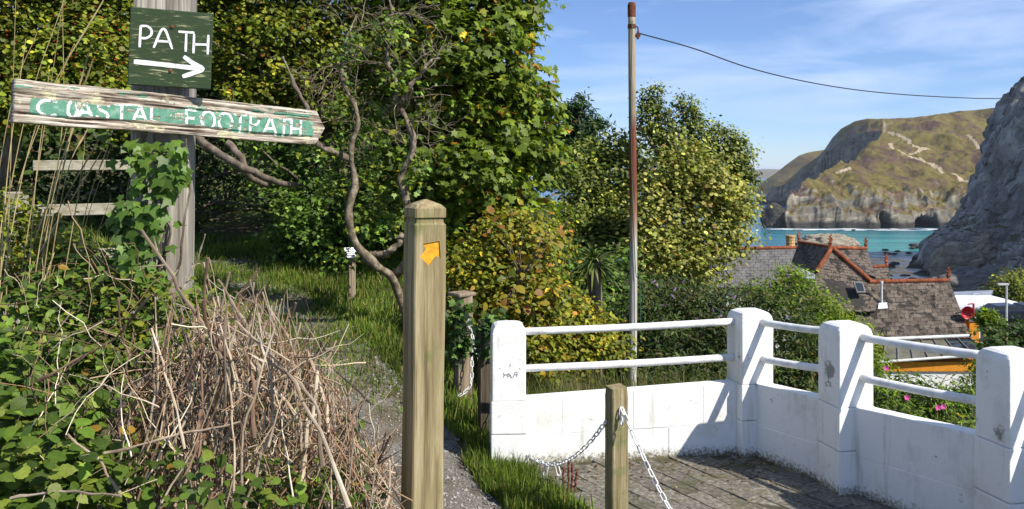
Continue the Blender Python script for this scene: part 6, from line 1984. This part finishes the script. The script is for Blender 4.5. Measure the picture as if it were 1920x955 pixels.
def make_headland():
    pc = np.linspace(1420, 2060, 360)
    ys = np.concatenate([np.linspace(528, 590, 75), np.linspace(591, 700, 75), np.linspace(702, 1010, 120)])
    p, y = np.meshgrid(pc, ys, indexing='ij')
    x0 = (p - 960) / F * y
    nz_ = lambda s, k, seed, o=5: fbm(stack(x0 * s, y * s, 0 * y), o, seed)
    yc = 545 + np.maximum(0, 1474 - p) * 5.5 + 16 * fbm(stack(x0 * .03, 0 * y, 0 * y), 4, 3) + 4 * nz_(.15, 1, 9, 3)
    # sea cliff, with a bench half way up
    s = y - yc
    zc = SEA - 2 + np.interp(s, [-30, -3, 0, 4, 7, 13, 16, 26], [0, 0, 3, 12, 14, 16, 22, 25.5]) * (1 + .26 * nz_(.06, 1, 21) + .30 * fbm(stack(x0 * .018, 0 * y, 0 * y), 2, 23))
    ycl = yc + 22
    z = zc + np.clip(y - ycl, 0, 400) * .262 + 4 * nz_(.012, 1, 14) * sstep(0, 80, s)
    # skyline on the right
    sk = np.interp(p, [1600, 1666, 1700, 1734, 1786, 1862, 2060], [222, 223, 221, 217, 205, 196, 185])
    zsk = (HZ - sk) / F * 805 + H
    z = np.where(s > 10, np.minimum(z, zsk + 2 * nz_(.02, 1, 5) + .02 * (y - 805)), z)
    # left shoulder: falls away behind a descending edge
    ya = np.interp(p, [1425, 1467, 1490, 1530, 1570, 1600, 1630, 1650, 1653, 1690], [548, 556, 570, 593, 628, 663, 712, 750, 1300, 1300]) + 9 * nz_(.05, 1, 31)
    fall = np.maximum(0, y - ya)
    zA = np.where((fall > 0) & (p < 1690), np.maximum(z - fall * 2.6, np.minimum(z, -14 - 24 * sstep(1560, 1475, p))), z)
    # rear block whose steep shaded face looks left
    yb = np.interp(p, [1436, 1470, 1500, 1545, 1600, 1650, 1700], [965, 930, 895, 850, 800, 752, 700]) + 10 * nz_(.06, 1, 33) + 5 * nz_(.2, 1, 36)
    rim = np.interp(p, [1436, 1449, 1483, 1506, 1532, 1545, 1561, 1577, 1603, 1629, 1650, 1700], [372, 352, 344, 326, 309, 292, 277, 264, 251, 245, 244, 236])
    skb = np.interp(p, [1436, 1449, 1483, 1506, 1532, 1545, 1561, 1577, 1603, 1627, 1666, 1700], [368, 347, 334, 313, 295, 282, 258, 241, 227, 222, 223, 221])
    zr = (HZ - rim) / F * yb + H; zs2 = (HZ - skb) / F * (yb + 50) + H
    q = y - yb
    zB = np.where(q < 0, SEA - 6, np.where(q < 9, SEA + (zr - SEA) * np.clip(q / 9, 0, 1), zr + (zs2 - zr) * sstep(9, 55, q)))
    zB = zB - np.maximum(0, q - 80) * .6 - np.maximum(0, p - 1656) * 1.6
    zz = np.where(p < 1700, np.maximum(zA, zB), z)
    zz = np.where(y < yc - 3, SEA - 3, zz)
    # caves cut into the foot of the cliff, rugged rock
    rug = 3.4 * nz_(.11, 1, 61, 6) + 3.0 * (.5 - 2 * np.abs(nz_(.09, 1, 63, 5))) + 1.2 * nz_(.4, 1, 66, 4)
    zz = zz + rug * sstep(-2, 4, s) * np.where(s < 30, 1, .22 - .16 * sstep(30, 60, s))
    V = stack(x0, y, zz)
    steep = np.clip(np.abs(np.gradient(zz, axis=1)) / (np.gradient(ys)[None] + 1e-6), 0, 3) / 3
    dx = 3.2 * fbm(stack(x0 * .09, zz * .16, y * .02), 5, 71) * steep
    dy = 5.0 * fbm(stack(x0 * .07, zz * .14, y * .02), 5, 72) * steep
    V[..., 0] += dx; V[..., 1] += dy
    for pcv, wcv, dcv, hcv in ((1662, 8, 20, 10), (1738, 17, 24, 8)):
        V[..., 1] += np.where((s < 24) & (y > yc - 4), dcv * np.exp(-((p - pcv) / wcv) ** 4) * np.sqrt(np.clip(1 - (zz - SEA) / (hcv * (1 + 1.1 * nz_(.16, 1, 88, 4))), 0, 1)), 0)
    m = rock_material('headland_rock', (.07, .063, .055), (.19, .17, .135), (.37, .33, .255), HEATH, .06, lo=.50, hi=.72, tide=SEA + 3.0)
    # worn footpaths on it
    mp_ = noise_mat('worn_earth', [(.35, (.24, .18, .11)), (.6, (.38, .31, .21))], .5, bump=.2)
    def hit(px, py):
        i = int(np.clip(np.searchsorted(pc, px), 1, len(pc) - 1))
        yy = V[i, :, 1]; pr = HZ - F * (V[i, :, 2] - H) / yy
        run = np.minimum.accumulate(pr)
        k = np.nonzero((pr <= py) & (yy > 560))[0]
        k = k[0] if len(k) else len(ys) - 1
        return np.array([pc[i], ys[k], 0.0])
    def lift(C):
        fi = np.interp(C[:, 0], pc, np.arange(len(pc))); fj = np.interp(C[:, 1], ys, np.arange(len(ys)))
        i0 = np.clip(fi.astype(int), 0, len(pc) - 2); j0 = np.clip(fj.astype(int), 0, len(ys) - 2)
        a = (fi - i0)[:, None]; b = (fj - j0)[:, None]
        return V[i0, j0] * (1 - a) * (1 - b) + V[i0 + 1, j0] * a * (1 - b) + V[i0, j0 + 1] * (1 - a) * b + V[i0 + 1, j0 + 1] * a * b
    Fh = grid_faces(*p.shape); fc = V.reshape(-1, 3)[Fh].mean(1); worn = np.full(len(Fh), -1); pth = 0
    for pts, w in (([(1660, 247), (1674, 252), (1690, 257), (1703, 266), (1714, 274), (1726, 280), (1740, 279)], 1.9), ([(1664, 268), (1672, 278), (1684, 284), (1706, 294), (1720, 299), (1735, 304), (1754, 313), (1775, 325), (1795, 333), (1818, 339), (1850, 346)], 1.9), ([(1726, 281), (1716, 287), (1707, 290)], 1.5), ([(1812, 253), (1825, 266), (1836, 280)], 1.3), ([(1570, 324), (1582, 320), (1592, 316)], 1.4)):
        C = np.array([hit(*q_) for q_ in spline(np.array(pts, float), 60)])
        for c_ in (0, 1): C[:, c_] = np.convolve(np.pad(C[:, c_], 5, 'edge'), np.ones(11) / 11, 'valid')
        C = lift(np.array([C[0] * (1 - q_) + C[0] * q_ for q_ in (0,)] + list(C)))
        C = spline(C, 240)
        ww = w * (1 + .5 * fbm(stack(np.arange(240) * .09, np.zeros(240), np.zeros(240)), 3, 4))
        box = np.all((fc > C.min(0) - 5) & (fc < C.max(0) + 5), axis=1) & (worn < 0)
        ids = np.nonzero(box)[0]
        d2 = ((fc[ids][:, None, :2] - C[None, :, :2]) ** 2).sum(2)
        near = np.sqrt(d2.min(1)) < ww[d2.argmin(1)]
        worn[ids[near]] = pth
        pth += 1
    used = worn >= 0
    o = mk('headland', V.reshape(-1, 3), Fh[~used], m); tag(o, kind='structure')
    for k_ in range(pth):
        ff = Fh[worn == k_]
        if len(ff) < 3: continue
        uq, inv = np.unique(ff, return_inverse=True)
        o = mk('footpath', V.reshape(-1, 3)[uq], inv.reshape(ff.shape), mp_); tag(o, kind='structure')
    # farther headland
    def ridge(name, D, pts, depth, mat, seed, amp):
        pp = np.linspace(pts[0][0], pts[-1][0], 160)
        sky_ = np.interp(pp, [a for a, _ in pts], [b for _, b in pts])
        zt = (HZ - sky_) / F * D + H
        ss = np.linspace(0, 1, 46)
        P_, S_ = np.meshgrid(np.arange(160), ss, indexing='ij')
        xx = ((pp - 960) / F * D)[P_]
        z_ = SEA - 3 + (zt - SEA + 3)[P_] * np.interp(S_, [0, .12, .3, .6, 1], [0, .35, .55, .82, 1])
        yy = D - depth * (1 - S_)
        xx = xx * (yy / D) ** 0.0
        z_ = z_ + amp * fbm(stack(xx * .02, yy * .02, z_ * .03), 5, seed) * (S_ > 0.02) * (1.05 - S_)
        V_ = stack(xx, yy, z_)
        V_ = np.concatenate([V_, (stack(xx[:, -1], yy[:, -1] + depth, 0 * xx[:, -1] + SEA - 4))[:, None]], 1)
        o = mk(name, V_.reshape(-1, 3), grid_faces(160, 47), mat); tag(o, kind='structure')
    m2 = rock_material('far_headland_rock', (.12, .10, .09), (.22, .19, .15), (.32, .28, .22), HEATH, .02, lo=.45, hi=.65)
    ridge('far_headland', 1500, [(1405, 372), (1425, 349), (1440, 334), (1459, 321), (1478, 306), (1498, 292), (1512, 287), (1525, 284), (1545, 281), (1580, 280), (1640, 282)], 150, m2, 81, 14)
    ridge('distant_coast', 6500, [(1300, 330), (1360, 321), (1420, 318), (1440, 317), (1460, 318), (1500, 316), (1560, 318)], 700, m2, 82, 20)
    # surf at the foot of the headland
    mf = noise_mat('surf_foam', [(.35, (.55, .60, .60)), (.6, (.80, .82, .82))], .5, bump=.3)
    rs = np.random.default_rng(130)
    Vf, Ff = [], []
    for k in range(90):
        px = rs.uniform(1455, 1760) if k < 50 else rs.uniform(1640, 1745)
        if k < 50: D_ = np.interp(px, [1455, 1500, 1760], [536, 528, 530]) + rs.normal(0, 5); w, d = rs.uniform(2, 9), rs.uniform(.6, 2.2)
        else: D_ = 338 + rs.normal(0, 12); w, d = rs.uniform(1.5, 7), rs.uniform(.4, 1.3)
        cx = (px - 960) / F * D_
        n0 = len(Vf); a = np.linspace(0, 2 * math.pi, 12, endpoint=False)
        rr = 1 + .3 * rs.standard_normal(12)
        Vf += [(cx + w * r_ * math.cos(t_), D_ + d * r_ * math.sin(t_), SEA + .06 + .001 * k) for r_, t_ in zip(rr, a)]
        Ff.append(tuple(range(n0, n0 + 12)))
    o = mk('surf', np.array(Vf), Ff, mf); tag(o, 'white surf breaking along the foot of the cliffs', 'surf', kind='stuff')

def make_cliff():
    ys = np.linspace(185, 356, 250); ds = np.concatenate([np.linspace(-6, 45, 170), np.linspace(46, 120, 50)])
    Y, Dd = np.meshgrid(ys, ds, indexing='ij')
    x0 = 123 + (Y - 205) / 115 * 27 + 5.5 * fbm(stack(0 * Y, Y * .035, 0 * Y), 4, 91)
    f = np.interp(Dd, [-6, 0, 2, 8, 14, 18, 23, 25, 30, 34, 42, 80, 120], [-4, 2, 9, 15, 19.5, 24, 35, 43, 60, 67, 72, 88, 96])
    far = np.maximum(0, Y - 322)
    near = np.maximum(0, 225 - Y)
    Z = SEA + f - far ** 1.3 * .9 - near * .55 * sstep(4, 40, Dd)
    Z = np.maximum(Z, SEA - 6)
    X = x0 + Dd
    P = stack(X, Y, Z)
    # dipping strata: steps and gullies running down to the left
    al = .53 * X + .85 * Z; ac = -.85 * X + .53 * Z
    rid = 1 - 2 * np.abs(fbm(stack(al * .018, Y * .085, ac * .09), 4, 92))
    rid2 = 1 - 2 * np.abs(fbm(stack(al * .06, Y * .22, ac * .2), 4, 96))
    blk = fbm(stack(al * .05, Y * .12, ac * .12), 4, 97)
    dsp = 3.6 * fbm(P * .05, 6, 93, .6) + 2.2 * (rid - .5) + 1.6 * (rid2 - .5) + 2.6 * np.floor(blk * 6) / 3 + 1.3 * fbm(P * .33, 4, 94, .65)
    X = X - dsp * 1.25; Z = Z + dsp * .25
    Yd = Y + 2.0 * fbm(P * .08, 4, 95)
    m = rock_material('cliff_rock', (.08, .08, .083), (.25, .245, .23), (.52, .50, .45), [(.3, (.05, .055, .02)), (.6, (.10, .085, .035))], .10, (0, 1.0, 0), lo=.80, hi=.97, tide=SEA + 2.0)
    o = mk('cliff', stack(X, Yd, Z).reshape(-1, 3), grid_faces(*Y.shape), m); tag(o, kind='structure')
    mb_ = rock_material('buff_rock', (.15, .13, .095), (.30, .265, .20), (.46, .41, .31), None, .22, (.3, .2, .9))
    md = rock_material('dark_rock', (.025, .025, .025), (.06, .057, .052), (.12, .11, .095), None, .5)
    def rock(name, label, px, pyb, pyt, D, wpx, mat, seed, depth=None, sharp=1.0, group=None, sub=5, cat='rock', base=None):
        bm = bmesh.new(); bmesh.ops.create_icosphere(bm, subdivisions=sub, radius=1)
        V_ = np.array([v.co[:] for v in bm.verts]); Fx = np.array([[v.index for v in f_.verts] for f_ in bm.faces]); bm.free()
        b, tp = U(px, pyb, D), U(px, pyt, D)
        w = wpx * D / F / 2; h = tp[2] - b[2]; dp = depth or w * .8
        q = V_ + seed * 3.7
        n1 = fbm(q * 1.3, 5, seed, .6)[:, None]; n2 = (1 - np.abs(fbm(stack(q[:, 0] * 3, q[:, 1] * 3, q[:, 2] * 1.2), 4, seed + 3)) * 2)[:, None]
        V2 = V_ * (1 + .55 * n1 + .18 * n2)
        V2[:, 2] = np.sign(V2[:, 2]) * np.abs(V2[:, 2]) ** (1.0 if V2 is None else 1.0)
        V2 = V2 * np.array([w, dp, h * .55]) + np.array([b[0], D, b[2] + h * .40])
        o = mk(name, V2, Fx, mat)
        return tag(o, label, cat, group)
    rock('rock_outcrop', 'pale jagged pinnacle of rock at the foot of the big cliff', 1850, 545, 442, 262, 60, mb_, 11)
    rock('rock_outcrop', 'broad buff rock shoulder at the foot of the big cliff, left of the pinnacle', 1800, 552, 462, 258, 90, mb_, 12)
    rock('rock_outcrop', 'rounded pale rock at the right edge below the big cliff', 1905, 545, 478, 250, 70, mb_, 13)
    rock('rock_outcrop', 'grey tumbled rock mass below the pinnacle beside the beach', 1830, 575, 508, 225, 130, rock_material('grey_rock', (.07, .07, .075), (.17, .165, .155), (.30, .29, .26), None, .2), 14)
    st_ = rock('sea_stack', 'flat topped pale rock standing in the shallows behind the roof', 1550, 470, 440, 395, 92, mb_, 15, cat='rock')
    rs = np.random.default_rng(140)
    spots = [(rs.uniform(1655, 1790), rs.uniform(496, 528)) for _ in range(26)] + [(rs.uniform(1655, 1735), rs.uniform(462, 478)) for _ in range(11)] + [(1438, 414), (1452, 420), (1445, 425), (1600, 432), (1460, 470)]
    for k, (px, py) in enumerate(spots):
        D = (H - SEA - .5) * F / (py - HZ)
        s_ = rs.uniform(7, 24) if py > 480 else rs.uniform(6, 16)
        rock('beach_rock', 'low dark wet rock lying on the beach below the cliff' if py > 480 else 'low dark rock breaking the water off the beach', px, py, py - s_ * .32, D, s_, md, 200 + k, group='dark rocks on the beach' if py > 480 else 'dark rocks in the shallows', sub=3)
    rock('point_rock', 'dark rocky islet at the left foot of the far headland', 1450, 425, 385, 552, 40, md, 16, sub=4)

def make_haze():
    """one even box of sea air round everything but the sky"""
    x0, x1, y0, y1, z0, z1 = -9500.0, 9500.0, -80.0, 31000.0, -75.0, 96.0
    V = [(x0, y0, z0), (x1, y0, z0), (x1, y1, z0), (x0, y1, z0), (x0, y0, z1), (x1, y0, z1), (x1, y1, z1), (x0, y1, z1)]
    m = bpy.data.materials.new('sea_air'); m.use_nodes = True
    n, l = m.node_tree.nodes, m.node_tree.links
    n.clear()
    out = n.new('ShaderNodeOutputMaterial'); pv = n.new('ShaderNodeVolumePrincipled')
    pv.inputs['Color'].default_value = (.80, .88, 1.0, 1)
    pv.inputs['Density'].default_value = 0.00007
    pv.inputs['Anisotropy'].default_value = 0.0
    l.new(pv.outputs['Volume'], out.inputs['Volume'])
    o = mk('haze', V, BOXF, m); tag(o, 'pale blue sea air fading the far headlands', 'haze', kind='stuff')
# ------------------------------------------------------------------ build
make_ground()
make_path()
make_sea()
make_headland()
make_cliff()
make_patio()
make_wall()
make_house()
make_carpark()
make_trees()
make_waymark()
make_posts_chains()
make_signs()
make_gate()
make_mast()
make_ivy()
make_brambles()
make_grass()
make_dry_grass()
make_brush()
make_haze()
